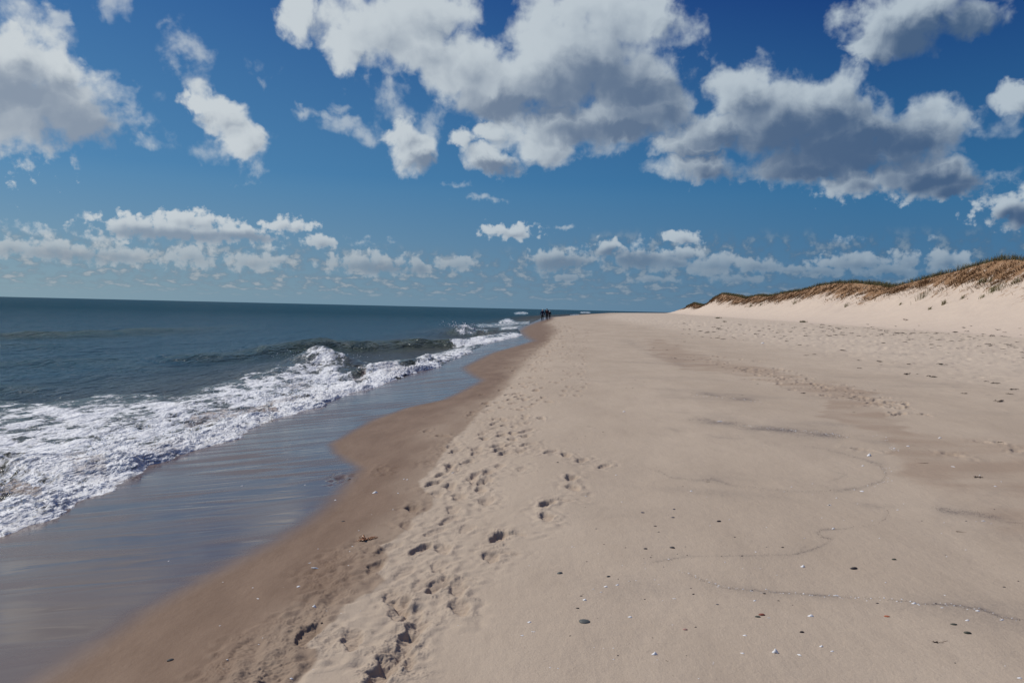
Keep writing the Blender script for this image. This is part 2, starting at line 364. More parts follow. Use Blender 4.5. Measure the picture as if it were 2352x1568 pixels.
    # light: thickness between each point and the sun, plus the deep undersides
    deepb = conv([(215, 320, 95, 45), (60, 215, 60, 25), (1420, 205, 120, 34), (1450, 290, 120, 26), (1250, 250, 80, 20), (1860, 335, 190, 52), (1800, 370, 130, 40), (2010, 330, 110, 40), (2200, 415, 80, 22), (1990, 385, 120, 26),
                  (2160, 85, 90, 36), (2250, 60, 60, 40), (1130, 250, 70, 18), (380, 543, 110, 8), (560, 545, 60, 6), (180, 592, 50, 8), (880, 618, 60, 7), (1290, 610, 60, 12), (2360, 500, 60, 14), (1440, 595, 60, 14), (1000, 385, 40, 12), (1130, 385, 60, 14)])
    fs = field(W1, deepb)
    dep = M(nt, 'ADD', M(nt, 'MULTIPLY', M(nt, 'MAXIMUM', f1, -.25), .85), M(nt, 'MULTIPLY', M(nt, 'SUBTRACT', nl1, nl0), .62))
    dep = M(nt, 'ADD', dep, M(nt, 'MULTIPLY', RNG(nt, fs, -1.3, .9, smooth=False), .80))
    dep = M(nt, 'ADD', dep, M(nt, 'MULTIPLY', M(nt, 'SUBTRACT', n0, .5), .12))
    lit = RNG(nt, dep, 1.38, .16, 0., 1.)
    azf = RNG(nt, az, -30., 30.)
    cshade = MIX(nt, azf, (2.9, 3.6, 4.6), (.75, 1.4, 2.6))
    cbright = MIX(nt, azf, (6.9, 7.5, 7.9), (5.2, 6.1, 6.9))
    ccol = MIX(nt, lit, cshade, cbright)
    def ramp3(lo, mid, hi):
        c = MIX(nt, RNG(nt, el, 1., 9., smooth=False), lo, mid); return MIX(nt, RNG(nt, el, 8., 21., smooth=False), c, hi)
    blue = MIX(nt, RNG(nt, az, -33., 24., smooth=False), ramp3((2.35, 3.8, 4.8), (.85, 2.75, 5.2), (.28, 1.4, 4.0)), ramp3((.75, 2.0, 3.6), (.28, 1.65, 3.7), (.02, .42, 2.2)))
    base = MIX(nt, .94, sky.outputs[0], blue)
    out = MIX(nt, a_thin, base, cbright)
    dcol = MIX(nt, RNG(nt, dn, .5, .7), MIX(nt, azf, (2.1, 2.8, 3.6), (.9, 1.7, 2.8)), MIX(nt, azf, (4.4, 4.9, 5.3), (2.2, 3.1, 4.1)))
    out = MIX(nt, deck, out, dcol)
    # low clouds are seen through more air
    lowc = MIX(nt, RNG(nt, el, 6.5, 2.), ccol, MIX(nt, azf, (3.2, 3.9, 4.5), (1.3, 2.3, 3.5)))
    a_thick = M(nt, 'MULTIPLY', a_thick, RNG(nt, el, 1.5, 7., .75, .99))
    out = MIX(nt, a_thick, out, MIX(nt, M(nt, 'MULTIPLY', RNG(nt, el, 7., 3.), M(nt, 'MULTIPLY_ADD', azf, .3, .5)), ccol, lowc))
    bg = N(nt, 'ShaderNodeBackground', inp={'Color': out, 'Strength': .1})
    o = nt.nodes.new('ShaderNodeOutputWorld'); nt.links.new(bg.outputs[0], o.inputs[0])
    w.cycles.sampling_method = 'MANUAL'; w.cycles.sample_map_resolution = 512
build_world()
sd = Vector((math.sin(SUN_AZ)*math.cos(SUN_EL), math.cos(SUN_AZ)*math.cos(SUN_EL), math.sin(SUN_EL)))
sl = bpy.data.lights.new('sun', 'SUN'); sl.energy = 4.35; sl.angle = R(.5); sl.color = (1, .94, .87)
so = bpy.data.objects.new('sun', sl); so.rotation_euler = (-sd).to_track_quat('-Z', 'Y').to_euler(); COL.objects.link(so)

# ================================================================== SAND
def sand_material(name, dune=False):
    m, nt, b = mat(name)
    tc = nt.nodes.new('ShaderNodeTexCoord').outputs['Object']
    big = NOISE(nt, MAPV(nt, tc, (.5, .22, 1)), 1., 5, .6)
    mid = NOISE(nt, MAPV(nt, tc, (3.2, 1.1, 1)), 1., 5, .6)
    grain = NOISE(nt, tc, 260., 3, .7)
    gr2 = NOISE(nt, tc, 55., 4, .65)
    dry = MIX(nt, RNG(nt, big, .3, .7), (.452, .364, .274), (.526, .43, .326))
    dry = MIX(nt, M(nt, 'MULTIPLY', RNG(nt, mid, .45, .75), .35), dry, (.37, .295, .222))
    dry = MIX(nt, M(nt, 'MULTIPLY', RNG(nt, grain, .35, .65), .55), dry, (.35, .275, .20))
    dry = MIX(nt, M(nt, 'MULTIPLY', RNG(nt, gr2, .6, .8), .35), dry, (.58, .49, .38))
    if dune: dry = MIX(nt, .55, dry, (.66, .545, .44))
    else: dry = MIX(nt, M(nt, 'MULTIPLY', ATT(nt, 'rough_dry'), 1.0), dry, (.64, .535, .415))
    if dune:
        veg = ATT(nt, 'veg')
        st = NOISE(nt, MAPV(nt, tc, (.5, 1, .9), (R(35), 0, 0)), 1.1, 7, .72)
        vf = RNG(nt, M(nt, 'ADD', veg, M(nt, 'MULTIPLY', M(nt, 'SUBTRACT', st, .5), 2.6)), .4, .75)
        br = MIX(nt, RNG(nt, NOISE(nt, tc, 3.0, 4, .7), .35, .65), (.175, .092, .045), (.36, .225, .125))
        dcol = dry
        c = MIX(nt, vf, dcol, br)
        nt.links.new(c, b.inputs['Base Color']); b.inputs['Roughness'].default_value = .95; b.inputs['Specular IOR Level'].default_value = .1
        bn = BUMP(nt, st, .6, .25); bn = BUMP(nt, NOISE(nt, tc, 6., 5, .6), .3, .05, bn)
        nt.links.new(bn, b.inputs['Normal']); return m
    wet = ATT(nt, 'wet'); film = ATT(nt, 'film'); dark = ATT(nt, 'dark'); damp = ATT(nt, 'damp')
    wn = M(nt, 'MULTIPLY', M(nt, 'SUBTRACT', NOISE(nt, MAPV(nt, tc, (1.2, .5, 1)), 1.6, 6, .6), .5), .5)
    wf = RNG(nt, M(nt, 'ADD', wet, M(nt, 'MULTIPLY', wn, M(nt, 'SUBTRACT', 1., M(nt, 'ABSOLUTE', M(nt, 'MULTIPLY_ADD', wet, 2., -1.))))), .0, 1.)
    wetc = MIX(nt, RNG(nt, mid, .3, .7), (.190, .122, .074), (.245, .164, .104))
    wetc = MIX(nt, M(nt, 'MULTIPLY', RNG(nt, grain, .4, .6), .35), wetc, (.15, .10, .075))
    c = MIX(nt, M(nt, 'MULTIPLY', damp, .52), dry, (.285, .198, .138))  # moist sand colour, also used to paint shade into the footprints
    dk2 = M(nt, 'MULTIPLY', dark, RNG(nt, NOISE(nt, tc, 30., 5, .7), .25, .62))
    c = MIX(nt, M(nt, 'MULTIPLY', dk2, .8), c, (.13, .115, .11))
    c = MIX(nt, wf, c, wetc)
    c = MIX(nt, M(nt, 'MULTIPLY', film, .8), c, (.105, .070, .054))
    nt.links.new(c, b.inputs['Base Color'])
    stream = NOISE(nt, MAPV(nt, tc, (.32, 2.1, 1), (0, 0, R(-14))), 1.7, 2.5, .5, dist=.7)
    pool = NOISE(nt, MAPV(nt, tc, (.5, .3, 1)), .8, 3, .5)
    rr = M(nt, 'ADD', .07, M(nt, 'MULTIPLY', M(nt, 'MULTIPLY', RNG(nt, stream, .35, .68), RNG(nt, pool, .2, .7, .4, 1.)), .34))
    rwet = MIX(nt, wf, (.95, .95, .95), (.62, .62, .62))
    rough = MIX(nt, film, rwet, N(nt, 'ShaderNodeCombineXYZ', inp={0: rr, 1: rr, 2: rr}).outputs[0])
    nt.links.new(rough, b.inputs['Roughness'])
    spec = M(nt, 'ADD', M(nt, 'ADD', .12, M(nt, 'MULTIPLY', wf, .08)), M(nt, 'MULTIPLY', film, .62))
    nt.links.new(spec, b.inputs['Specular IOR Level']); b.inputs['IOR'].default_value = 1.4
    nf = M(nt, 'SUBTRACT', 1., film)
    bn = BUMP(nt, NOISE(nt, tc, 75., 5, .7), M(nt, 'MULTIPLY', nf, M(nt, 'MULTIPLY_ADD', wf, -.3, .5)), .008)
    bn = BUMP(nt, NOISE(nt, MAPV(nt, tc, (7, 4, 1)), 1.6, 5, .6), M(nt, 'MULTIPLY', nf, .3), .03, bn)
    bn = BUMP(nt, NOISE(nt, MAPV(nt, tc, (1.2, 5.5, 1), (0, 0, R(20))), 2.2, 4, .55, dist=.6), M(nt, 'MULTIPLY', nf, .22), .02, bn)
    bn = BUMP(nt, NOISE(nt, tc, 3.2, 5, .65), M(nt, 'MULTIPLY', ATT(nt, 'rough_dry'), .8), .06, bn)
    bn = BUMP(nt, stream, M(nt, 'MULTIPLY', film, .19), .04, bn)
    nt.links.new(bn, b.inputs['Normal'])
    return m

prints = []
def pr(l, dep=.035, sc=1., ang=None):
    for a in l:
        d = a[2] if len(a) > 2 else dep
        prints.append((a[0], a[1], d, sc, ang if ang is not None else rnd.uniform(-.3, .55)))
pr(C5([(1690, 672, .035), (1700, 782, .04), (1570, 655, .05), (1360, 755, .055), (1450, 905, .04), (1400, 980, .045), (1295, 1080, .05), (1245, 1165, .075), (1390, 1070, .045),
       (825, 935, .05), (1080, 965, .045), (940, 965, .012), (1580, 545, .022), (1470, 450, .05), (1600, 445, .035), (1880, 490, .045), (1920, 382, .065), (1550, 350, .025),
       (1740, 330, .018), (1210, 555, .035), (1290, 440, .03), (1170, 440, .015), (2200, 185, .055), (2200, 262, .045), (1400, 310, .03), (1430, 215, .05), (1660, 220, .03), (1640, 280, .03),
       (1840, 175, .03), (1700, 150, .02), (1640, 80, .03), (1830, 60, .03), (2340, 40, .055), (2350, 95, .045), (1350, 820, .035), (1430, 830, .03), (1380, 580, .02), (610, 1205, .03), (1310, 720, .03), (1480, 650, .02)]))
pr(C5([(2030, 362, .025), (1960, 470, .02), (2300, 165, .02), (1700, 620, .02)]), sc=.7, ang=-1.2)
pr(C5([(780, 870, .012), (640, 1160, .014), (520, 1160, .01), (1000, 500, .008), (940, 620, .008), (950, 740, .01), (470, 1020, .012)]), sc=1.3)
pr(C8([(1490, 1215, .04), (1320, 1172, .04), (1200, 1130, .05), (1070, 1108, .04), (575, 1005, .055), (555, 970, .04), (700, 980, .055), (795, 970, .055), (885, 987, .045), (790, 1012, .05), (510, 1117, .04),
       (345, 1103, .045), (320, 1063, .04), (430, 1188, .045), (310, 1213, .045), (240, 1283, .045), (510, 1282, .05), (600, 1262, .05), (690, 1215, .03), (650, 1065, .035), (750, 1055, .04), (850, 1100, .04), (720, 1120, .04),
       (660, 855, .05), (640, 893, .055), (720, 905, .05), (650, 925, .03), (610, 755, .055), (665, 728, .045), (700, 765, .04), (820, 685, .05), (895, 705, .05), (775, 735, .05), (735, 715, .03), (790, 778, .03), (870, 605, .055), (765, 600, .045),
       (970, 630, .05), (1015, 615, .045), (960, 590, .04), (930, 575, .055), (795, 617, .04), (1020, 690, .05), (990, 710, .04), (950, 740, .045), (920, 760, .04), (1080, 572, .03), (880, 850, .035), (900, 885, .03), (800, 915, .03), (905, 940, .03),
       (175, 1350, .05), (310, 1375, .03), (550, 1400, .04), (480, 1320, .035), (600, 1320, .04), (560, 1340, .03), (500, 1350, .03), (210, 1430, .03), (380, 1450, .03), (600, 1480, .03), (350, 1250, .02), (860, 1235, .02)]))
# the worn track running on along the shore
for k in range(330):
    Y = 9+105*rnd.random()**1.35
    w = .60+.006*Y
    x = float(np.interp(Y, [9, 11, 19, 30, 65, 120], [-.75, -.15, .25, .95, 4.0, 6.5]))+rnd.gauss(0, w*.55)
    px, py = to_p(x, Y, float(ground(x, Y))); prints.append((float(px), float(py), rnd.choice([.012, .02, .035, .05]) if Y < 14 else rnd.choice([.03, .045, .06]), 1.+Y*.010, rnd.gauss(0.05, .35)))
for tr in range(2):           # single lines of steps further inland
    Y = 16
    while Y < 75:
        x = float(np.interp(Y, [16, 30, 65, 120], [1.15+.35*tr, 2.2+.5*tr, 5.4+.8*tr, 9]))+rnd.gauss(0, .12)
        px, py = to_p(x, Y, 0.03); prints.append((float(px), float(py), .03, 1.+Y*.008, .05)); Y += .7+.012*Y
for k in range(120):           # disturbed damp band below the foredune
    t = rnd.random()*1.5-.35; px = 1740+t*300+rnd.gauss(0, 25); py = 852+t*75+rnd.gauss(0, 7)+(max(0, t-1)*90)
    prints.append((px, py, rnd.uniform(.04, .09), rnd.uniform(.7, 1.3), rnd.uniform(-3, 3)))
for (a, b) in C7([(2120, 655), (2215, 660), (2310, 705), (1430, 700), (1950, 730)]): prints.append((a, b, .04, 1.1, rnd.uniform(-1, 1)))

DARK = [(C7([(430, 380), (520, 385), (600, 393), (720, 405), (850, 428)]), 3.6, .75),
        (C7([(430, 522), (600, 540), (750, 570), (900, 585), (1000, 592), (1150, 603), (1250, 615), (1335, 627)]), 5.5, .95),
        (C7([(90, 490), (230, 552), (420, 600), (600, 628), (900, 640)]), 2.2, .3),
        (C7([(240, 815), (330, 860), (450, 875), (560, 870), (700, 905), (850, 920), (1000, 938), (1150, 940), (1300, 932), (1430, 915), (1540, 880), (1562, 840), (1530, 790), (1400, 745), (1300, 720), (1130, 680)]), 2.6, .6),
        (C7([(1200, 890), (1290, 868), (1330, 848), (1230, 820)]), 1.6, .35),
        (C7([(1330, 625), (1450, 640), (1560, 660), (1600, 690)]), 5, .5),
        (C7([(0, 60), (110, 90), (200, 150), (330, 190), (500, 270)]), 6, .35),
        (C7([(200, 370), (300, 385), (430, 380)]), 3, .3),
        (C6([(1900, 172), (1990, 188), (2110, 198), (2200, 215), (2360, 262)]), 5, .75), (C6([(2080, 150), (2200, 120), (2270, 80)]), 7, .35), (C6([(1500, 140), (1650, 170), (1900, 172)]), 4, .35),
        (C6([(1700, 180), (1705, 215), (1650, 255), (1500, 272), (1385, 280), (1360, 295), (1395, 318), (1440, 325), (1380, 358), (1300, 385), (1250, 398), (1050, 402), (850, 405), (700, 415), (640, 425), (560, 440)]), 1.9, .7),
        (C6([(1340, 350), (1290, 370), (1250, 395)]), 5, .4),
        (C6([(700, 475), (800, 515), (900, 550), (1050, 568), (1200, 580), (1350, 590), (1550, 605), (1700, 610), (1850, 630), (2000, 640), (2150, 660), (2250, 700), (2370, 712)]), 2.2, .7),
        (C6([(1440, 325), (1550, 318), (1680, 325), (1760, 350)]), 3, .3), (C6([(420, 500), (560, 545), (700, 560)]), 5, .22), (C6([(1740, 665), (1800, 640), (1850, 632)]), 3, .3),
        (C6([(600, 0), (700, 35), (860, 45)]), 2, .3)]
DAMP = [[(1480, 800), (1500, 785), (1560, 790), (1660, 825), (1760, 838), (1850, 866), (1960, 880), (2040, 915), (2010, 930), (2100, 990), (2352, 1010), (2600, 1030), (2600, 1290), (2300, 1260), (2150, 1180), (2060, 1100), (2040, 1010), (1940, 985),
         (1880, 950), (1900, 920), (1840, 905), (1760, 880), (1640, 860), (1560, 850), (1500, 822)],
        [(1480, 775), (1500, 770), (1590, 795), (1590, 799), (1500, 797)], [(1930, 935), (2050, 920), (2050, 925), (1990, 950), (2010, 975), (1940, 965)]]

def build_sand():
    a0 = np.arange(-35.5, 35.5, .062); a0 = np.concatenate([np.linspace(-180, -36, 60), a0, np.linspace(36, 180, 60)])
    pxr = np.concatenate([[60000, 12000, 6000, 4000, 3000, 2400, 2000, 1800], np.arange(1600, 900, -5), np.arange(900, 22, -1.12), np.arange(22, 1.2, -.35)])
    rr = CAMH*FPX/pxr
    x, y, f = polar(np.radians(a0), rr)
    z = ground(x, y); px, py = to_p(x, y, z)
    # foot prints
    S = len(a0); floor_shade = np.zeros(len(x))
    for (qx, qy, dep, sc, ang) in prints:
        X, Y = hit(np.array([qx]), np.array([qy])); X = X[0]; Y = Y[0]; r = math.hypot(X, Y); az = math.degrees(math.atan2(X, Y))
        B = .42*sc
        i0 = max(0, np.searchsorted(rr, r-B)); i1 = min(len(rr), np.searchsorted(rr, r+B)+1)
        da = math.degrees(B/r); j0 = np.searchsorted(a0, az-da); j1 = np.searchsorted(a0, az+da)+1
        idx = (np.arange(i0, i1)[:, None]*S+np.arange(j0, min(j1, S))[None, :]).ravel()
        if not len(idx): continue
        dep = dep*.58; sc = sc*(1.14 if r < 12 else 1.); u = x[idx]-X; v = y[idx]-Y; ca, sa = math.cos(ang), math.sin(ang)
        b = (u*ca-v*sa)/sc; a = (u*sa+v*ca)/sc
        sdn = int(abs(qx*7+qy*13)) % 997
        jag = perlin(u*14, v*14, sdn)*.26+perlin(u*45, v*45, sdn+3)*.06
        w = .053+.010*np.sin(a*20)
        e = np.sqrt((a/.13)**2+(b/w)**2)-1+jag
        tilt = 1+.32*np.clip(a/.12, -1, 1)*(1 if sdn % 2 else -1)
        h = -dep*tilt*sstep(.14, -.42, e); floor_shade[idx] = np.maximum(floor_shade[idx], sstep(.1+min(.9, r*.02), -.2, e)*min(1, dep/.03)*(1 if r < 14 else 1.7))  # painted darkening of print floors: hollow shade in the colour, stronger far off
        h += dep*.26*np.exp(-((e-.45)/.38)**2)*(.5+perlin(u*9, v*9, sdn+7))
        cr = np.exp(-(np.maximum(e-.3, 0)/.75)**2)*sstep(-.5, .2, e)
        h += cr*.0055*np.clip(dep/.04, .5, 1.5)*(np.abs(perlin(u*42, v*42, sdn+9))*2.2-.4)*(perlin(u*7, v*7, sdn+5) > -.1)
        h += sstep(.2, -.4, e)*.005*perlin(u*30, v*60, sdn+11)
        h += .010*np.exp(-((e-1.1)/.7)**2)*perlin(u*11, v*11, sdn+13)
        z[idx] += h*np.clip(.35+.65*sc, 1, 1.6)
    # masks
    fr = (px > -300) & (px < 2700) & (py > 700)
    nz = fbm(x*.9, y*.45, 77, 4)
    xf = ext(fy, fx, y); xd = ext(dy, dx, y)
    wdt = .03+.012*np.hypot(x, y)
    jx = .05*fbm(x*2.2, y*2.2, 21, 4)
    film = sstep(.30, -.30, (x-xf)/(wdt*2.2+.10+.42*sstep(11, 6, y)))
    film = np.maximum(film, (x < xf-1.0)*1.)
    wet = sstep(.5, -.6, (x-xd+jx)/(.03+.0022*np.hypot(x, y)**1.2+.45*sstep(10, 30, np.hypot(x, y))+.7*sstep(30, 90, np.hypot(x, y))))
    # fades of drying between the film and the dry edge
    tt = np.clip((x-xf)/np.maximum(xd-xf, .2), 0, 1)
    wet = wet*(1-.42*sstep(.35, .95, tt+.25*nz))
    dark = np.zeros(len(x)); damp = np.zeros(len(x)); ff = np.where(fr)[0]
    qx, qy = px[ff], py[ff]; wob = 3.5*fbm(x[ff]*2.4, y[ff]*2.4, 51, 3); wx_ = 10*fbm(x[ff]*.8, y[ff]*.8, 52, 3)
    dd = np.zeros(len(ff))
    for (pl, wd, am) in DARK:
        xs = [p[0] for p in pl]; ys = [p[1] for p in pl]
        mk = (qx > min(xs)-60) & (qx < max(xs)+60) & (qy > min(ys)-40) & (qy < max(ys)+40)
        d, t, s = seg_dist(qx[mk]+wx_[mk]*.3, qy[mk]+wob[mk], pl)
        endf = sstep(0, .8, t)*sstep(len(pl)-1, len(pl)-1.8, t)
        val = am*(.62*np.exp(-(d/(wd*1.15))**2)+.42*np.exp(-d/(wd*4)))*(.15+.85*endf)
        dd[mk] = np.maximum(dd[mk], val)
    lam = .25*sstep(.1, .7, fbm(x[ff]*.35, y[ff]*.8+.3*x[ff], 61, 4))*sstep(1150, 1500, qx)
    dark[ff] = np.clip(dd*np.clip(.55+1.3*fbm(x[ff]*1.6, y[ff]*1.6, 63, 4), .1, 1.2)+lam, 0, 1)
    dp = np.zeros(len(ff))
    wx2 = 42*fbm(x[ff]*.35, y[ff]*1.8, 71, 5); wy2 = 9*fbm(x[ff]*.9, y[ff]*.9, 72, 4)
    for pl in DAMP:
        q = inpoly(qx+wx2, qy+wy2, pl); ed, _, _ = seg_dist(qx+wx2, (qy+wy2), pl+[pl[0]]); dp = np.maximum(dp, q*sstep(0, 12+60*sstep(960, 1150, qy), ed))
    damp[ff] = dp*(.35+1.1*np.clip(fbm(x[ff]*.6, y[ff]*1.3, 73, 5)+.35, 0, 1))
    damp = np.clip(np.maximum(damp, np.minimum(.55*floor_shade, 1)), 0, 1)  # joins moist patches with the compressed print floors and their painted shade
    rd = sstep(10, 18, x-xshore(y))*.5
    co = np.stack([x, y, z], -1)
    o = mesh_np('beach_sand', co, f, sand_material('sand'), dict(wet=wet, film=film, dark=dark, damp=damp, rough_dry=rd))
    tag(o, 'pale dry beach sand with footprints, darker and shiny wet towards the water', None, None, 'structure'); o['category'] = 'sand'
build_sand()

# ================================================================== DUNE
DX = lambda y: 27.6+.161*y
CREST = [(1560, 711), (1576, 705), (1593, 697), (1612, 702), (1622, 700), (1637, 686), (1658, 675), (1692, 680), (1713, 686), (1738, 679), (1767, 681), (1797, 674), (1839, 668), (1881, 656), (1923, 650), (1965, 650), (2015, 655),
         (2045, 661), (2078, 652), (2120, 642), (2162, 631), (2204, 621), (2246, 609), (2288, 598), (2330, 596), (2352, 599), (2420, 596), (2520, 585)]
cy_, cz_ = [], []
for (a, b) in CREST:
    r_ = ray(a, b); k = r_[0]/r_[1]; Y = 43.6/(k-.161); cy_.append(Y); cz_.append(CAMH+r_[2]/r_[1]*Y)
o_ = np.argsort(cy_); cy_ = np.array(cy_)[o_]; cz_ = np.array(cz_)[o_]
cy_ = np.concatenate([[-200, 20], cy_, [cy_[-1]+120]]); cz_ = np.concatenate([[8.5, 8.8], cz_, [.4]])
def dune_z(y, u):      # u: 0 toe, 1 crest
    H = np.interp(y, cy_, cz_)
    X = DX(y)+16*u
    b = zbase(X, y)
    sh = np.where(u < 1, np.clip(u, 0, 1)**1.55, 1)
    sh = np.where(u > 1, 1-.10*(u-1)-.12*(u-1)**2, sh)
    z = b+(H-b)*sh+zmicro(X, y)*sstep(.12, 0, u)+.012*sstep(-.02, .06, u)-.03*sstep(.0, -.1, u)
    n = fbm(X*.16, y*.10, 91, 4)*.55*sstep(.1, .8, u)*sstep(1.02, .75, u)
    n = n+fbm(X*.9, y*.7, 95, 4)*.22*sstep(.55, .8, u)*sstep(1.03, .93, u)
    return X, z+n
def build_dune():
    ys = [-60.]
    while ys[-1] < 1000:
        y = ys[-1]; ys.append(y+max(.16, .16*(max(y, 0)/70)**1.7 if y > 45 else 1.5))
    ys = np.array(ys); us = np.concatenate([np.linspace(-.12, .5, 60), np.linspace(.51, 1.06, 90), np.linspace(1.1, 6, 30)])
    U, Yg = np.meshgrid(us, ys); X, Z = dune_z(Yg, U)
    nu = len(us); i = np.arange(len(ys)-1)[:, None]*nu+np.arange(nu-1)[None, :]
    f = np.stack([i, i+1, i+nu+1, i+nu], -1).reshape(-1, 4)
    thr = .79+.12*fbm(X*.0, Yg*.045, 99, 4)+.05*fbm(X*.3, Yg*.4, 98, 3)
    veg = sstep(thr-.14, thr+.10, U)*.9
    veg = np.maximum(veg, .40*sstep(thr-.35, thr-.05, U))
    o = mesh_np('dune', np.stack([X, Yg, Z], -1).reshape(-1, 3), f, sand_material('dune_sand', True), dict(veg=veg.ravel()))
    tag(o, 'tall pale sand dune with a brown eroded grassy crest on the right', None, None, 'structure'); o['category'] = 'dune'
    return thr
build_dune()

def grass_mat(name, c1, c2, c3):
    m, nt, b = mat(name); ca = nt.nodes.new('ShaderNodeAttribute'); ca.attribute_name = 'tint'
    cr = nt.nodes.new('ShaderNodeValToRGB'); nt.links.new(ca.outputs['Fac'], cr.inputs[0])
    cr.color_ramp.elements[0].color = (*c1, 1); cr.color_ramp.elements[1].color = (*c3, 1); e = cr.color_ramp.elements.new(.5); e.color = (*c2, 1)
    nt.links.new(cr.outputs[0], b.inputs['Base Color']); b.inputs['Roughness'].default_value = .7; b.inputs['Specular IOR Level'].default_value = .15
    return m
def blades(name, roots, hts, wid, lean, mt, tint, seed=1):
    r = np.random.RandomState(seed); n = len(roots); ang = r.uniform(0, 2*np.pi, n); roots = np.asarray(roots)
    s = np.stack([np.cos(ang), np.sin(ang), np.zeros(n)], -1)
    ld = np.stack([lean[0]+r.normal(0, .35, n), lean[1]+r.normal(0, .35, n), np.zeros(n)], -1)
    h = np.asarray(hts)[:, None]; w = (wid*np.ones(n))[:, None]
    up = np.array([0, 0, 1.])
    p0 = roots-up*.03; p1 = roots+h*(.55*up+ld*.28); p2 = roots+h*(.92*up*(1-.35*np.abs(ld[:, :1]))+ld*.85)
    co = np.stack([p0-s*w, p0+s*w, p1+s*w*.75, p1-s*w*.75, p2], 1).reshape(-1, 3)
    b = (np.arange(n)*5)[:, None]
    f = np.concatenate([b+np.array([[0, 1, 2]]), b+np.array([[0, 2, 3]]), b+np.array([[3, 2, 4]])])
    return mesh_np(name, co, f, mt, dict(tint=np.repeat(tint, 5)), smooth=False)
G_green = grass_mat('marram_green', (.07, .072, .026), (.145, .125, .05), (.27, .20, .10))
G_brown = grass_mat('dead_thatch', (.085, .046, .022), (.19, .112, .055), (.35, .235, .135))
G_tuft = grass_mat('tuft_green', (.10, .11, .04), (.22, .19, .09), (.36, .29, .17))
def build_grass():
    r = np.random.RandomState(4)
    n = 48000; Y = 55+720*r.random_sample(n)**2.0
    cl = fbm(Y*0+2, Y*.35, 131, 3)
    u = .985+.10*np.abs(r.normal(0, 1, n))
    keep = r.random_sample(n) < .55+.9*fbm(u*16*.5, Y*.3, 133, 3)
    Y, u = Y[keep], u[keep]; X, Z = dune_z(Y, u)
    h = (.46+.60*r.random_sample(len(Y))**1.5)*(1+.5*fbm(X*.3, Y*.25, 135, 3))*(.9+Y/700)
    t = r.beta(1.6, 2.2, len(Y))
    o = blades('marram_grass', np.stack([X, Y, Z], -1), h, .011+Y*.00008, (.25, .15), G_green, t, 5)
    tag(o, 'dark green marram grass along the top of the dune', 'grass', None, 'stuff')
    n = 90000; Y = 55+720*r.random_sample(n)**2.0
    thr = .79+.12*fbm(Y*0, Y*.045, 99, 4)
    u = thr+(1.02-thr)*r.random_sample(n)-.06*np.abs(r.normal(0, 1, n)); 
    X, Z = dune_z(Y, u)
    keep = r.random_sample(n) < .38+1.5*fbm(X*.4, Y*.35, 141, 4)
    X, Y, Z = X[keep], Y[keep], Z[keep]
    o = blades('dead_grass', np.stack([X, Y, Z], -1), .22+.30*r.random_sample(len(Y)), .012+Y*.0001, (-.9, -.35), G_brown, r.beta(1.5, 1.6, len(Y)), 6)
    tag(o, 'brown dead grass and roots hanging over the upper dune face', 'dead grass', None, 'stuff')
build_grass()
def dune_point(px, py):
    d = ray(px, py); best = None
    k = d[0]/d[1]
    for u in np.linspace(0.0, 1.0, 400):
        Y = (27.6+16*u)/(k-.161); X, Z = dune_z(np.array([Y]), np.array([u])); zz = CAMH+d[2]/d[1]*Y
        if Z[0] >= zz: return float(X[0]), float(Y), float(Z[0])
    return float(X[0]), float(Y), float(Z[0])
tufts = [(CD([(310, 795)])[0], 9, 'small sparse grass tuft on bare sand below the middle dune hump'), (CD([(1195, 690)])[0], 15, 'wide pale green grass tuft alone on the dune face below the saddle'),
         (CD([(1430, 770)])[0], 10, 'slim grass tuft just below and right of the wide tuft on the dune face'), (CD([(1845, 525)])[0], 11, 'grass tuft near the right crest, leftmost of the row'), (CD([(1905, 512)])[0], 9, 'small grass tuft in the middle of the row near the right crest'),
         (CD([(1965, 508)])[0], 8, 'short grass tuft at the right end of the row near the crest'), (CD([(2040, 612)])[0], 17, 'tallest bushy green grass tuft on the upper right dune face'), (CD([(1985, 622)])[0], 12, 'brownish grass tuft touching the tallest bushy one'),
         (CD([(1272, 825)])[0], 6, 'tiny grass sprig on open sand under the wide tuft'), (CD([(1872, 690)])[0], 7, 'thin upright grass sprig below the right crest row'), (CD([(2255, 520)])[0], 13, 'dark tangled grass tuft at the right edge of the dune'),
         (CD([(932, 770)])[0], 5, 'tiny sprig under the brown saddle of the dune'), ((1725, 704), 7, 'faint far grass tuft under the low brown crest'), ((1746, 702), 7, 'far grass tuft beside another under the low brown crest'), ((1826, 697), 8, 'far grass tuft where the dune starts to rise'),
         (CD([(1650, 700)])[0], 9, 'low dark sprawling tuft on the dune face right of the slim tuft')]
for k, ((a, b), s, lb) in enumerate(tufts):
    X, Y, Z = dune_point(a, b); D = math.hypot(X, Y); hh = s/FPX*D*1.25; n = 16+int(s*1.6); r = np.random.RandomState(50+k); w = hh*.55*(1.6 if s > 13 else 1)
    off = r.normal(0, 1, (n, 2))*w*.4
    rt = np.stack([off[:, 0], off[:, 1], -.02*np.ones(n)], -1)
    uu = ((X+off[:, 0])-DX(Y+off[:, 1]))/16; _, zz = dune_z(Y+off[:, 1], uu); rt[:, 2] = zz-Z
    o = blades('grass_tuft', rt, hh*(.5+.6*r.random_sample(n)), .012+D*.00010, (.12, 0), G_tuft, r.beta(1.5, 1.8, n), 60+k)
    o.location = (X, Y, Z); tag(o, lb, 'grass tuft', 'grass tufts on the dune face')

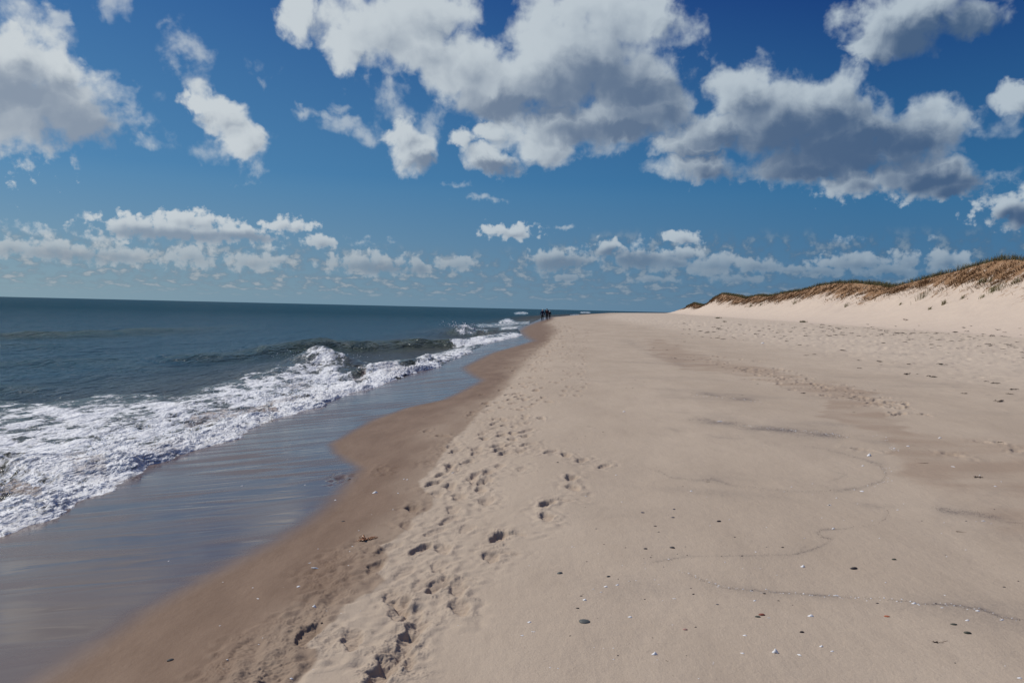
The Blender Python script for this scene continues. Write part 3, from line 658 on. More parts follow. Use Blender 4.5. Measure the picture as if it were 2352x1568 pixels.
# ================================================================== SEA
WAVES = [  # pixel crest line (px, py, amplitude m), seaward length, shoreward length
    ([(340, 832, 0), (400, 830, .16), (480, 826, .24), (560, 820, .24), (640, 812, .42), (700, 808, .60), (760, 803, .60), (830, 804, .46), (900, 800, .50), (960, 798, .55), (1020, 797, .42), (1060, 796, 0)], 3.0, 1.1),
    ([(430, 905, 0), (560, 880, .10), (640, 868, .26), (695, 856, .42), (735, 848, .85), (770, 856, .45), (800, 868, .22), (830, 884, 0)], 1.8, .9),
    ([(-200, 776, .3), (0, 772, .3), (110, 771, .34), (250, 765, .26), (340, 760, .26), (430, 757, .12), (520, 752, 0)], 4.5, 1.8),
    ([(-200, 850, .12), (0, 838, .12), (120, 836, .14), (230, 829, .10), (330, 826, 0)], 2.2, 1.2),
    ([(-200, 885, .10), (0, 893, .12), (70, 899, .10), (150, 905, 0)], 1.6, .9),
    ([(-200, 805, .1), (0, 796, .12), (100, 797, .10), (200, 795, 0)], 3., 1.4),
    ([(440, 762, 0), (520, 748, .10), (600, 752, 0)], 4, 2), ([(170, 848, 0), (300, 845, .08), (420, 838, 0)], 2, 1), ([(140, 868, 0), (220, 866, .06), (300, 868, 0)], 2, 1),
    ([(1015, 772, 0), (1045, 770, .5), (1064, 767, .85), (1085, 769, .55), (1140, 768, .25), (1165, 770, 0)], 3.0, 1.4),
    ([(1140, 741, 0), (1160, 741, .45), (1175, 741, .4), (1190, 741, 0)], 2, 1.2),
    ([(1178, 721.5, 0), (1190, 721.5, .32), (1203, 721.5, .32), (1216, 721.5, 0)], 3, 2),
    ([(870, 845, 0), (900, 872, .0)], 1, 1),
    ([(-260, 1125, .22), (-60, 1098, .24), (20, 1094, .25), (70, 1102, .22), (110, 1120, .15), (150, 1140, .0)], 1.0, .45),
    ([(798, 868, 0), (820, 870, .14), (850, 870, .2), (900, 862, .2), (960, 850, .22), (990, 838, .26), (1006, 842, 0)], .8, .35),
    ([(1012, 800, 0), (1050, 797, .3), (1100, 790, .26), (1150, 781, .2), (1200, 770, 0)], 2.0, .9),
]
FOAM = [  # polygon in the photo, coverage
    ([(-260, 918), (-60, 924), (100, 925), (230, 912), (330, 909), (400, 914), (480, 894), (560, 880), (640, 860), (690, 851), (718, 834), (738, 824), (768, 834), (798, 858), (822, 884), (848, 900), (740, 940), (640, 975), (550, 1015), (400, 1065), (280, 1115), (200, 1152), (120, 1195), (0, 1260), (-300, 1390)], .80),
    ([(812, 872), (842, 860), (884, 851), (954, 839), (984, 826), (1010, 842), (985, 856), (904, 869), (880, 885), (844, 876)], .80),
    ([(856, 838), (900, 826), (960, 818), (1005, 812), (1030, 808), (1020, 822), (985, 828), (950, 836), (880, 842)], .60),
    ([(800, 872), (850, 868), (890, 880), (850, 897), (812, 905), (780, 905)], .52),
    ([(1005, 785), (1060, 782), (1120, 777), (1205, 764), (1215, 772), (1120, 791), (1060, 797), (1020, 792)], .82),
    ([(1010, 815), (1040, 799), (1095, 802), (1110, 806), (1060, 822), (1000, 838), (985, 826)], .66),
    ([(1095, 746), (1150, 743), (1216, 739), (1216, 743), (1150, 748), (1100, 749)], .62), ([(1150, 753), (1190, 749), (1210, 752), (1180, 757), (1150, 757)], .72),
    ([(1042, 764), (1052, 752), (1068, 748), (1088, 757), (1120, 758), (1120, 765), (1060, 770)], .80),
    ([(1146, 739), (1160, 733), (1170, 733), (1182, 738), (1182, 740), (1148, 741)], .78),
    ([(1183, 719.5), (1190, 717.5), (1203, 717), (1212, 719), (1212, 720), (1184, 720.5)], .78),
    ([(1334, 717), (1350, 716.5), (1354, 717.5), (1354, 718.2), (1336, 718)], .75), ([(1312, 724), (1318, 723), (1330, 723), (1330, 724.4)], .75),
    
    ([(560, 866), (640, 856), (700, 846), (700, 856), (640, 866), (560, 872)], .42), ([(480, 862), (570, 860), (570, 863), (480, 865)], .35), ([(820, 846), (900, 850), (900, 853), (830, 852)], .4)]
SILT = [([(420, 975), (440, 950), (500, 938), (560, 934), (625, 935), (640, 950), (590, 965), (520, 978), (440, 985)], 1.), ([(-200, 1110), (0, 1118), (60, 1122), (100, 1138), (95, 1158), (40, 1168), (-200, 1210)], 1.), ([(808, 868), (840, 864), (845, 872), (815, 878)], 1.),
        ([(600, 925), (680, 918), (700, 930), (620, 940)], .5), ([(150, 1085), (240, 1078), (250, 1100), (170, 1105)], .55), ([(300, 1030), (420, 1020), (430, 1045), (320, 1055)], .4), ([(150, 1040), (200, 1035), (200, 1050), (150, 1052)], .5),
        ([(850, 856), (940, 845), (980, 850), (900, 870)], .35), ([(650, 885), (700, 880), (720, 890), (660, 895)], .5)]
def sea_surface(x, y):
    xf = ext(wy, wx, y); d = xf-x          # metres seaward of the water's edge
    tb = zbase(x, y)
    lift = sstep(18, 0, d)
    z = np.maximum(SEA+0*x, tb+.03)
    r = np.hypot(x, y); sw = np.clip(d/12, 0, 1)
    # oblique swell and chop
    c1, s1 = math.cos(R(66)), math.sin(R(66))
    q = x*s1-y*c1*1.
    z = z+sw*(.05*np.sin(q*.42+3*fbm(x*.03, y*.02, 201, 2))*np.clip(1.2-r/900, 0, 1))
    z = z+sw*.035*fbm(x*.55, y*.28, 203, 4)+sw*.018*fbm(x*1.7, y*1.0, 207, 3)
    z = z+sw*sstep(60, 200, r)*.10*fbm(x*.10, y*.035, 211, 3)
    return z, d, tb, xf
def sea_material(foam=False):
    m, nt, b = mat('foam' if foam else 'sea_water')
    tc = nt.nodes.new('ShaderNodeTexCoord').outputs['Object']
    dep = ATT(nt, 'deep'); thin = ATT(nt, 'crest')
    wc = MIX(nt, dep, (.060, .052, .036), (.005, .045, .068))
    wc = MIX(nt, M(nt, 'MULTIPLY', thin, .8), wc, (.050, .066, .028))
    geo = nt.nodes.new('ShaderNodeNewGeometry')
    n1 = NOISE(nt, MAPV(nt, tc, (1.5, .75, 1), (0, 0, R(-20))), .9, 6, .62)
    n2 = NOISE(nt, MAPV(nt, tc, (1, .8, 1), (0, 0, R(25))), 4.5, 5, .6)
    n3 = NOISE(nt, MAPV(nt, tc, (.14, .05, 1), (0, 0, R(-26))), 1., 5, .6)
    n4 = NOISE(nt, MAPV(nt, tc, (.5, .16, 1), (0, 0, R(-26))), 1., 6, .65)
    bn = BUMP(nt, n3, .9, .9); bn = BUMP(nt, n4, 1., .8, bn); bn = BUMP(nt, n1, .9, .30, bn); bn = BUMP(nt, n2, .7, .07, bn)
    if not foam:      # dark body colour under a rough, partly mirroring surface (steep facets hide most grazing reflection)
        nt.nodes.remove(b); out = [n for n in nt.nodes if n.type == 'OUTPUT_MATERIAL'][0]
        df = N(nt, 'ShaderNodeBsdfDiffuse', inp={'Color': wc, 'Normal': bn}); gl = N(nt, 'ShaderNodeBsdfGlossy', inp={'Roughness': .16, 'Normal': bn, 'Color': (.95, .97, 1, 1)})
        fr_ = N(nt, 'ShaderNodeFresnel', inp={'IOR': 1.333, 'Normal': bn})
        cap = MIX(nt, ATT(nt, 'farness'), (.60, .60, .60), (.21, .21, .21))
        fc = M(nt, 'MULTIPLY', M(nt, 'MINIMUM', M(nt, 'MULTIPLY', fr_.outputs[0], 1.25), .9), cap)
        ms = nt.nodes.new('ShaderNodeMixShader'); nt.links.new(fc, ms.inputs[0]); nt.links.new(df.outputs[0], ms.inputs[1]); nt.links.new(gl.outputs[0], ms.inputs[2]); nt.links.new(ms.outputs[0], out.inputs[0]); return m
    cov = ATT(nt, 'cover'); silt = M(nt, 'MULTIPLY', ATT(nt, 'silt'), RNG(nt, NOISE(nt, tc, 7., 6, .72), .36, .58, .15, 1.))
    a = NOISE(nt, MAPV(nt, tc, (1.5, .75, 1), (0, 0, R(-18))), 1.5, 8, .66, dist=.4)
    v = nt.nodes.new('ShaderNodeTexVoronoi'); v.feature = 'DISTANCE_TO_EDGE'; nt.links.new(V(nt, 'MULTIPLY_ADD', N(nt, 'ShaderNodeCombineXYZ', inp={0: a, 1: NOISE(nt, tc, 2.2, 3)}).outputs[0], (1.1, 1.1, 0), MAPV(nt, tc, (1.3, .7, 1))).outputs[0], v.inputs['Vector']); v.inputs['Scale'].default_value = 3.2
    lace = M(nt, 'MULTIPLY', RNG(nt, v.outputs[0], .20, .0), .22)
    val = M(nt, 'ADD', M(nt, 'ADD', cov, M(nt, 'MULTIPLY', M(nt, 'SUBTRACT', a, .5), 1.9)), lace)
    fac = RNG(nt, val, .48, .74)
    fn = NOISE(nt, tc, 9., 5, .7)
    fc = MIX(nt, RNG(nt, fn, .3, .7), (.62, .63, .63), (.88, .88, .86))
    fc = MIX(nt, M(nt, 'MULTIPLY', silt, .85), fc, (.17, .098, .058))
    w2 = MIX(nt, silt, MIX(nt, dep, (.10, .095, .07), (.04, .085, .085)), (.07, .042, .027))
    nt.links.new(MIX(nt, fac, w2, fc), b.inputs['Base Color'])
    rg = M(nt, 'MULTIPLY_ADD', fac, .45, .15); nt.links.new(rg, b.inputs['Roughness'])
    b.inputs['IOR'].default_value = 1.333; b.inputs['Subsurface Weight'].default_value = .45; b.inputs['Subsurface Radius'].default_value = (1, 1, 1); b.inputs['Subsurface Scale'].default_value = .06
    bf = BUMP(nt, M(nt, 'MULTIPLY', fac, 1.), .5, .04, bn)
    bf = BUMP(nt, NOISE(nt, tc, 14., 6, .75), .5, .02, bf); bf = BUMP(nt, NOISE(nt, tc, 60., 4, .7), .5, .008, bf)
    nt.links.new(bf, b.inputs['Normal'])
    return m
def build_sea():
    a0 = np.concatenate([np.linspace(-180, -38, 40), np.arange(-37, 7.5, .062), np.arange(7.5, 16, .12), np.linspace(16.5, 180, 40)])
    K = (CAMH-SEA)*FPX
    pxr = np.concatenate([[3000, 1800, 1300], np.arange(1100, 700, -2.2), np.arange(700, 8, -.95), np.arange(8, 1, -.35), np.geomspace(1, .17, 8)])
    rr = K/pxr
    x, y, f = polar(np.radians(a0), rr)
    z, d, tb, xf = sea_surface(x, y)
    r = np.hypot(x, y)
    crest = np.zeros(len(x)); nn = fbm(x*.6, y*.6, 221, 3)
    near = (r < 800) & (y > 0)
    wv = np.zeros(len(x))
    for (pl, ls, lh) in WAVES:
        a = np.array(pl); X, Y = hitplane(a[:, 0], a[:, 1], SEA); am = a[:, 2]
        pts = list(zip(X, Y)); mk = np.where(near & (x > X.min()-20) & (x < X.max()+20) & (y > Y.min()-20) & (y < Y.max()+20))[0]
        dd, t, s = seg_dist(x[mk]+.25*nn[mk], y[mk], pts)
        A = np.interp(t, np.arange(len(pts)), am)*(1+.30*fbm(x[mk]*.5, y[mk]*.5, 223, 3))
        shoreward = s < 0         # polyline runs left to right, away from the camera: the right-hand side is the beach
        pr_ = np.where(shoreward, np.exp(-(dd/lh)**2), np.exp(-(dd/ls)**1.4))
        wv[mk] += A*pr_; crest[mk] = np.maximum(crest[mk], np.clip(A*3, 0, 1)*np.where(shoreward, np.exp(-(dd/(lh*2.0))**2), np.exp(-(dd/.4)**2)))
    z = z+wv
    px, py = to_p(x, y, np.where(d < 12, np.maximum(SEA, tb)+.03, SEA))
    ff = np.where((px > -600) & (px < 1600) & (py > 700) & (r < 1500) & (y > 0))[0]
    cov = np.zeros(len(x)); silt = np.zeros(len(x))
    fade = np.clip(30/r[ff], .05, 1)
    wxp = 22*fbm(x[ff]*.45, y[ff]*.45, 231, 4)*fade; wyp = 13*fbm(x[ff]*.45+9, y[ff]*.45, 232, 4)*fade
    c = np.zeros(len(ff)); s_ = np.zeros(len(ff))
    for (pl, v) in FOAM:
        xs = [p[0] for p in pl]; ys = [p[1] for p in pl]; mk = (px[ff] > min(xs)-40) & (px[ff] < max(xs)+40) & (py[ff] > min(ys)-30) & (py[ff] < max(ys)+30)
        q = inpoly(px[ff][mk]+wxp[mk], py[ff][mk]+wyp[mk], pl); ed, _, _ = seg_dist(px[ff][mk]+wxp[mk], py[ff][mk]+wyp[mk], pl+[pl[0]])
        big = max(ys)-min(ys) > 60
        e = (5. if big else .9)*1.
        val = np.where(q, v*(.55+.45*sstep(0, e*4, ed)), v*.8*sstep(e*2, 0, ed))
        c[mk] = np.maximum(c[mk], val)
    for (pl, v) in SILT:
        q = inpoly(px[ff]+wxp*.5, py[ff]+wyp*.5, pl); s_ = np.maximum(s_, q*v)
    cov[ff] = c; silt[ff] = s_
    # main bore: streaky and thinner towards the sea, dense at its front
    back = sstep(1.0, 8.0, d)
    st = fbm(x*1.0+.5*y, y*.55, 241, 4)
    cov = cov*(1-.16*sstep(.4, 2.0, d)*(r < 60))
    cov = cov-cov*(.22*back*(r < 45))+cov*.30*st
    cov = np.where((cov > .2) & (d < .7) & (d > -.3) & (r < 30), np.maximum(cov, .84), cov)
    silt = np.maximum(silt, .22*sstep(2.5, .2, d)*(cov > .2)*np.clip(fbm(x*1.2, y*1.2, 243, 3)+.3, 0, 1))
    cov = np.where(silt > .9, cov*.86, cov)
    silt = silt*np.clip(.85+1.5*fbm(x*2.0, y*1.5, 247, 4), 0, 1)
    cm = sstep(.35, .75, cov); L = np.clip(1.25-d/5, .35, 1.2)*cm*np.where(r < 28, 1, np.clip(1.9-r/31, .5, 1))
    ed_ = .35+.65*sstep(0, 1.2, d)
    ca_, sa_ = math.cos(R(24)), math.sin(R(24)); ua = (x*ca_-y*sa_); va = (x*sa_+y*ca_)    # across / along the bore
    wa = .35*fbm(x*.8, y*.8, 249, 3)
    bil = np.abs(fbm((ua+wa)*1.1, va*.55, 251, 3))*.15*ed_+np.abs(fbm((ua+wa)*3.0, va*1.8, 252, 3))*.07*ed_+np.abs(perlin((ua+wa)*7.5, va*5.5, 253))*.028+np.abs(perlin(x*17+4*wa, y*15, 254))*.020+np.abs(perlin(x*38, y*34, 255))*.011
    bil = bil*np.where(r > 60, .9, 1)*(.55+.9*np.clip(fbm(x*.7, y*.6, 257, 3)+.35, 0, 1))
    z = z+L*bil
    front = cm*np.exp(-((d-.55)/.55)**2)*(.02+.07*np.clip(fbm(x*.8, y*.5, 261, 3)+.3, 0, 1))*(r < 60)
    z = z+front
    # drop under the sand beyond the water's edge, ragged
    rag = .20*fbm(x*.9, y*.7, 271, 2)+.10*perlin(x*2.9, y*2.6, 273)+.05*perlin(x*8, y*8, 272)
    e = np.clip((d+rag+.02)/.30, 0, 1)**.6
    z = np.where(d < 1.2, (tb-.06)*(1-e)+z*e, z)
    z = np.where(d+rag < -.02, tb-.08, z)
    deep = np.clip(sstep(1, 14, d), 0, 1)
    att = dict(cover=cov, silt=silt, deep=deep, crest=crest, farness=sstep(15, 260, r)**.7)
    co = np.stack([x, y, z], -1)
    # keep only faces not wholly buried
    dv = d+rag; keep = (dv[f] > -.6).any(1) | (r[f] > 1500).any(1) ; f = f[keep]
    isf = (cov[f].max(1) > .22)
    def part(fs, name, m):
        u, inv = np.unique(fs, return_inverse=True)
        return mesh_np(name, co[u], inv.reshape(fs.shape), m, {k: v[u] for k, v in att.items()})
    o = part(f[~isf], 'sea', sea_material()); tag(o, 'dark blue green sea with low swell running to the horizon', None, None, 'structure'); o['category'] = 'sea'
    o = part(f[isf], 'sea_foam', sea_material(True)); tag(o, 'white churning surf foam along the edge of the water', 'foam', None, 'stuff')
    # spray drops over the breaking crest and the left curl
    pts = []
    r_ = np.random.RandomState(3)
    def burst(cx, cy, n, sx, sy, z0, hz, size):
        X, Y = hitplane(np.array([cx]), np.array([cy]), SEA)
        for _ in range(n):
            hgt = abs(r_.normal(0, 1))*hz
            pts.append((X[0]+r_.normal(0, sx), Y[0]+r_.normal(0, sy), SEA+z0+hgt, size*r_.uniform(.4, 1.3)))
    burst(735, 846, 260, .7, .8, .42, .09, .013); burst(700, 856, 60, .5, .6, .22, .06, .010); burst(765, 860, 80, .4, .7, .22, .07, .011)
    burst(30, 1150, 120, .35, .25, .08, .13, .009); burst(60, 1135, 120, .4, .2, .18, .10, .009); burst(1064, 768, 60, 1.2, 1.5, .7, .2, .05); burst(560, 985, 120, .8, .9, .10, .08, .008); burst(250, 1080, 160, .7, .7, .12, .09, .007)
    for (bx, by) in [(-60, 1250), (20, 1210), (70, 1180), (120, 1150), (180, 1125), (240, 1100), (300, 1075), (360, 1050), (420, 1030), (480, 1010), (540, 985), (600, 960), (650, 945), (700, 928), (760, 910), (860, 862), (920, 855), (980, 842), (140, 1060), (260, 1030), (380, 990), (500, 960), (620, 910), (700, 885)]:
        burst(bx, by, 70, .5, .5, .05, .06, .0085*(1+max(0, (1150-by))/260))
    ico = np.array([(0, 0, 1), (.894, 0, .447), (.276, .851, .447), (-.724, .526, .447), (-.724, -.526, .447), (.276, -.851, .447), (.724, .526, -.447), (-.276, .851, -.447), (-.894, 0, -.447), (-.276, -.851, -.447), (.724, -.526, -.447), (0, 0, -1)])
    fi = np.array([(0, 1, 2), (0, 2, 3), (0, 3, 4), (0, 4, 5), (0, 5, 1), (1, 6, 2), (2, 7, 3), (3, 8, 4), (4, 9, 5), (5, 10, 1), (6, 7, 2), (7, 8, 3), (8, 9, 4), (9, 10, 5), (10, 6, 1), (6, 11, 7), (7, 11, 8), (8, 11, 9), (9, 11, 10), (10, 11, 6)])
    P = np.array(pts); co2 = (P[:, None, :3]+ico[None]*P[:, None, 3:]).reshape(-1, 3); f2 = (fi[None]+(np.arange(len(P))*12)[:, None, None]).reshape(-1, 3)
    o = mesh_np('sea_spray', co2, f2, simple('spray_white', (.8, .82, .84), .4, .1)); tag(o, 'white spray drops thrown up by the breaking surf', 'spray', None, 'stuff')
build_sea()

# ================================================================== DEBRIS
M_st = dict(dark=simple('stone_dark', (.045, .045, .045), .6), grey=simple('stone_grey_green', (.105, .11, .10), .6), black=simple('stone_black', (.022, .016, .016), .55), red=simple('stone_red', (.24, .075, .045), .6),
            pink=simple('stone_pink', (.34, .19, .15), .65), orange=simple('stone_orange', (.42, .13, .06), .6), slate=simple('stone_slate', (.05, .055, .075), .6), olive=simple('stone_olive', (.07, .07, .05), .6))
M_shell = simple('shell_white', (.80, .79, .77), .45, .08, 60); M_weed = simple('seaweed_dark', (.045, .030, .022), .7, .4); M_kelp = simple('kelp_orange', (.34, .13, .035), .35, .5, 20, .5)
M_wood = simple('driftwood', (.17, .10, .06), .8, .35)
def blob_mesh(name, seed, fl=.42, pts=3, rg=.12):
    bm = bmesh.new(); bmesh.ops.create_icosphere(bm, subdivisions=3, radius=.5)
    r = random.Random(seed); ph = [r.uniform(0, 6.3) for _ in range(6)]
    for v in bm.verts:
        c = v.co; n = math.sin(c.x*5+ph[0])*math.cos(c.y*5+ph[1])+.5*math.sin(c.x*11+ph[2]+c.z*7)*math.cos(c.y*9+ph[3])
        c *= 1+rg*n; c.y *= .72+.1*math.sin(ph[4]); c.z *= fl
        if c.z < -.12*fl*2: c.z = -.12*fl*2
    me = bpy.data.meshes.new(name); bm.to_mesh(me); bm.free(); me.polygons.foreach_set('use_smooth', [True]*len(me.polygons)); return me
def shell_mesh(name, seed, asp=.6, arc=.75):
    r = random.Random(seed); bm = bmesh.new(); nr, na = 4, 16; top = []; bot = []
    out = [1+.22*math.sin(k*2*math.pi/na*2+r.uniform(0, 6))*.5+r.uniform(-.16, .16) for k in range(na)]
    for i in range(nr+1):
        rowt = []; rowb = []
        for k in range(na):
            q = i/nr*out[k]*.5; a = k*2*math.pi/na; x = q*math.cos(a); y = q*math.sin(a)*asp; z = .22*arc*(1-(2*q)**2)*(1+.3*math.cos(a))+.012*math.sin(q*60)
            rowt.append(bm.verts.new((x, y, z))); rowb.append(bm.verts.new((x*.97, y*.97, z-.035)))
            if i == 0: break
        top.append(rowt); bot.append(rowb)
    def fan(rows, flip):
        for k in range(na):
            a = [rows[0][0], rows[1][k], rows[1][(k+1) % na]]; bm.faces.new(a[::-1] if flip else a)
        for i in range(1, nr):
            for k in range(na):
                a = [rows[i][k], rows[i+1][k], rows[i+1][(k+1) % na], rows[i][(k+1) % na]]; bm.faces.new(a[::-1] if flip else a)
    fan(top, False); fan(bot, True)
    for k in range(na): bm.faces.new([top[nr][(k+1) % na], top[nr][k], bot[nr][k], bot[nr][(k+1) % na]])
    me = bpy.data.meshes.new(name); bm.to_mesh(me); bm.free(); me.polygons.foreach_set('use_smooth', [True]*len(me.polygons)); return me
def weed_mesh(name, seed, n=9):       # tangle of flat twisted straps
    r = random.Random(seed); bm = bmesh.new()
    for k in range(n):
        a = r.gauss(0, .5)+(math.pi if r.random() < .5 else 0); p = Vector((r.gauss(0, .13), r.gauss(0, .10), r.uniform(.01, .10))); w = r.uniform(.02, .055); L = r.uniform(.25, .6); prev = None; ns = 9
        for i in range(ns+1):
            t = i/ns; a += r.gauss(0, .28); st = Vector((math.cos(a), math.sin(a)*.8, 0))*L/ns; p = p+st; p.z = max(.006, .03+.10*math.sin(t*math.pi)*r.uniform(.3, 1)+.02*math.sin(i*2.1+k))
            ww = w*(.35+math.sin(math.pi*min(1, t+.15))); sdv = Vector((-math.sin(a), math.cos(a), .6*math.sin(i*1.3+k)))*ww
            ring = [bm.verts.new(p-sdv), bm.verts.new(p+Vector((0, 0, .02))), bm.verts.new(p+sdv), bm.verts.new(p-Vector((0, 0, .012)))]
            if prev:
                for j in range(4): bm.faces.new([prev[j], prev[(j+1) % 4], ring[(j+1) % 4], ring[j]])
            else: bm.faces.new(ring[::-1])
            prev = ring
        bm.faces.new(prev)
    me = bpy.data.meshes.new(name); bm.to_mesh(me); bm.free(); me.polygons.foreach_set('use_smooth', [True]*len(me.polygons)); return me
def twig_mesh(name, seed, forks=1, rad=.035):
    r = random.Random(seed); bm = bmesh.new()
    def tube(p, a, L, rd, ns=8):
        prev = None
        for i in range(ns+1):
            a += r.gauss(0, .12); rr_ = rd*(1-.55*i/ns)*(1+.2*math.sin(i*2.7)); d = Vector((math.cos(a), math.sin(a), 0)); sdv = Vector((-math.sin(a), math.cos(a), 0))
            ring = [bm.verts.new(p+sdv*rr_*math.cos(q)+Vector((0, 0, rr_*math.sin(q)))) for q in [j*math.pi/3 for j in range(6)]]
            if prev:
                for j in range(6): bm.faces.new([prev[j], prev[(j+1) % 6], ring[(j+1) % 6], ring[j]])
            else: bm.faces.new(ring[::-1])
            prev = ring; p = p+d*L/ns+Vector((0, 0, r.gauss(0, .008)))
        bm.faces.new(prev)
    tube(Vector((-.5, 0, rad*.7)), 0, 1, rad)
    for k in range(forks): tube(Vector((-.1+.2*k, 0, rad)), r.choice([-.7, .7]), .35, rad*.6, 5)
    me = bpy.data.meshes.new(name); bm.to_mesh(me); bm.free(); me.polygons.foreach_set('use_smooth', [True]*len(me.polygons)); return me
SM = [blob_mesh('stone_%d' % k, k, .34+.08*(k % 3), rg=.08) for k in range(5)]
SHM = [shell_mesh('shell_%d' % k, k, [.55, .75, .35, .6, .9][k], [.8, 1., .6, 1.1, .5][k]) for k in range(5)]
RZ = [shell_mesh('razor_%d' % k, 20+k, .2, .4) for k in range(2)]
WM = [weed_mesh('weed_%d' % k, k, 7+k) for k in range(5)]
TW = [twig_mesh('twig_%d' % k, k, k % 2) for k in range(3)]
_mc = {}
def inst(name, me, m, px, py, wpx, label, cat, group=None, rot=None, sink=.0, zs=1., asp=1.):
    key = (me.name, m.name)
    if key not in _mc:
        mm = me.copy(); mm.materials.clear(); mm.materials.append(m); _mc[key] = mm
    X, Y = hit(np.array([px]), np.array([py])); X, Y = float(X[0]), float(Y[0]); 
    on_dune = X > DX(Y) and py < 775
    if on_dune: X, Y, Z = dune_point(px, py)
    else: Z = float(ground(np.array([X]), np.array([Y]))[0])
    D = math.sqrt(X*X+Y*Y+(Z-CAMH)**2); s = wpx/FPX*D
    o = bpy.data.objects.new(name, _mc[key]); COL.objects.link(o)
    o.location = (X, Y, Z-sink*s); o.scale = (s, s*asp, s*zs)
    o.rotation_euler = (rnd.uniform(-.12, .12), rnd.uniform(-.12, .12), rot if rot is not None else rnd.uniform(-.5, .5))
    tag(o, label, cat, group); return o
def P1(f, a, b): return f([(a, b)])[0]
def stone(f, cx, cy, w, m, label, group='loose stones on the dry sand', k=None, rot=None, asp=1.):
    a, b = P1(f, cx, cy); inst('stone', SM[k if k is not None else rnd.randrange(5)], M_st[m], a, b, w, label, 'stone', group, rot, .0, 1., asp)
# stones that can be told apart
stone(CA, 500, 538, 25, 'grey', 'largest flat grey green stone low in the middle of the dry sand', k=0, rot=-.15, asp=1.2)
stone(CA, 260, 74, 14, 'grey', 'rounded grey stone touching a short dark twig', k=1)
stone(CA, 728, 106, 9.5, 'dark', 'dark stone with a tiny twig at its upper right')
stone(CA, 467, 290, 6, 'black', 'small black stone at the left end of a short thick twig')
stone(CA, 432, 408, 7.5, 'black', 'black pointed stone just above the largest grey stone')
stone(CA, 1540, 273, 6, 'black', 'small black stone left of the shell covered tide line')
stone(CA, 1770, 372, 6.5, 'slate', 'small blue grey pebble below the shell covered tide line')
stone(CA, 2194, 472, 13.5, 'red', 'dark red stone lying against a small brown one', k=2, rot=-.1)
stone(CA, 2156, 490, 12, 'olive', 'flat brown stone tucked against the dark red one', k=3, rot=-.1)
stone(CA, 1460, 611, 11, 'pink', 'pinkish stone beside a tiny black pebble', k=4)
stone(CA, 1561, 588, 5, 'black', 'tiny black pebble right of the pinkish stone')
stone(CA, 2220, 268, 7, 'black', 'black pebble sitting right on the lower tide line')
stone(CA, 359, 671, 4.5, 'black', 'small black pebble below left of the largest grey stone')
stone(CA, 819, 860, 4.5, 'black', 'small black pebble left of the curved white shell edge')
stone(CA, 1075, 323, 4.5, 'black', 'small black pebble alone on smooth sand right of the largest grey stone')
stone(CB, 722, 28, 16.5, 'black', 'glossy black oval stone, biggest dark one on the right', k=0)
stone(CB, 1042, 486, 11.5, 'orange', 'orange brick coloured stone below the tide line', k=3)
stone(CB, 1680, 562, 12.5, 'olive', 'olive dark oval stone, upper of a pair at lower right', k=0, rot=-.25)
stone(CB, 1812, 646, 14, 'olive', 'olive dark oval stone, lower of a pair at lower right', k=2, rot=-.25)
stone(CB, 226, 637, 10, 'black', 'black oval stone above a white rounded shell', k=1)
stone(CB, 2162, 205, 6, 'dark', 'small brown black pebble near the right edge above the tide line')
stone(CB, 950, 360, 6, 'black', 'small black pebble just under the tide line above the orange stone')
stone(CB, 3, 336, 5, 'black', 'black pebble under the left part of the shell tide line')
stone(C6, 528, 198, 9, 'slate', 'slate stone far left of the three upper dark stones')
stone(C6, 678, 182, 7, 'slate', 'smaller slate stone, upper one of a close pair')
stone(C6, 672, 221, 8.5, 'slate', 'slate stone, lower one of a close pair')
stone(C6, 892, 240, 11, 'black', 'brown black oval stone beyond the slate pair')
stone(C6, 587, 262, 7, 'black', 'small dark wedge stone below the slate stones')
stone(C6, 668, 366, 12, 'dark', 'long dark stone lying slanted above the thin dark line', k=2, rot=-.5)
stone(C6, 540, 371, 9, 'dark', 'thin dark stone left of the long slanted one')
stone(C6, 604, 290, 5, 'dark', 'tiny flat pebble under the wedge stone')
stone(C6, 968, 315, 5, 'black', 'tiny black pebble alone right of the slanted stone')
stone(C6, 1730, 422, 10, 'olive', 'brown oval stone above and right of the biggest black stone')
stone(C6, 1197, 364, 6, 'black', 'small dark pebble just above the thin dark line')
stone(C6, 1422, 162, 6.5, 'black', 'dark pebble with a white shell chip on it')
stone(C5, 38, 1084, 14, 'dark', 'black stone alone on the wet brown sand at lower left', 'stones on the wet sand', k=1)
stone(C5, 1066, 47, 7, 'black', 'black pebble at the edge of the wet sheen', 'stones on the wet sand')
stone(C5, 960, 36, 5, 'black', 'tiny black pebble inside the wet sheen', 'stones on the wet sand')
stone(C5, 1030, 287, 8, 'dark', 'small flat dark chip on the wet brown sand', 'stones on the wet sand')
stone(C5, 907, 870, 5.5, 'black', 'black pebble beside the left deep footprint', 'stones on the wet sand')
stone(C5, 935, 787, 6.5, 'dark', 'dark chip beside the broken white shell on damp sand', 'stones on the wet sand')
stone(C8, 1133, 1187, 6, 'black', 'black pebble between the footprints and the smooth sand')
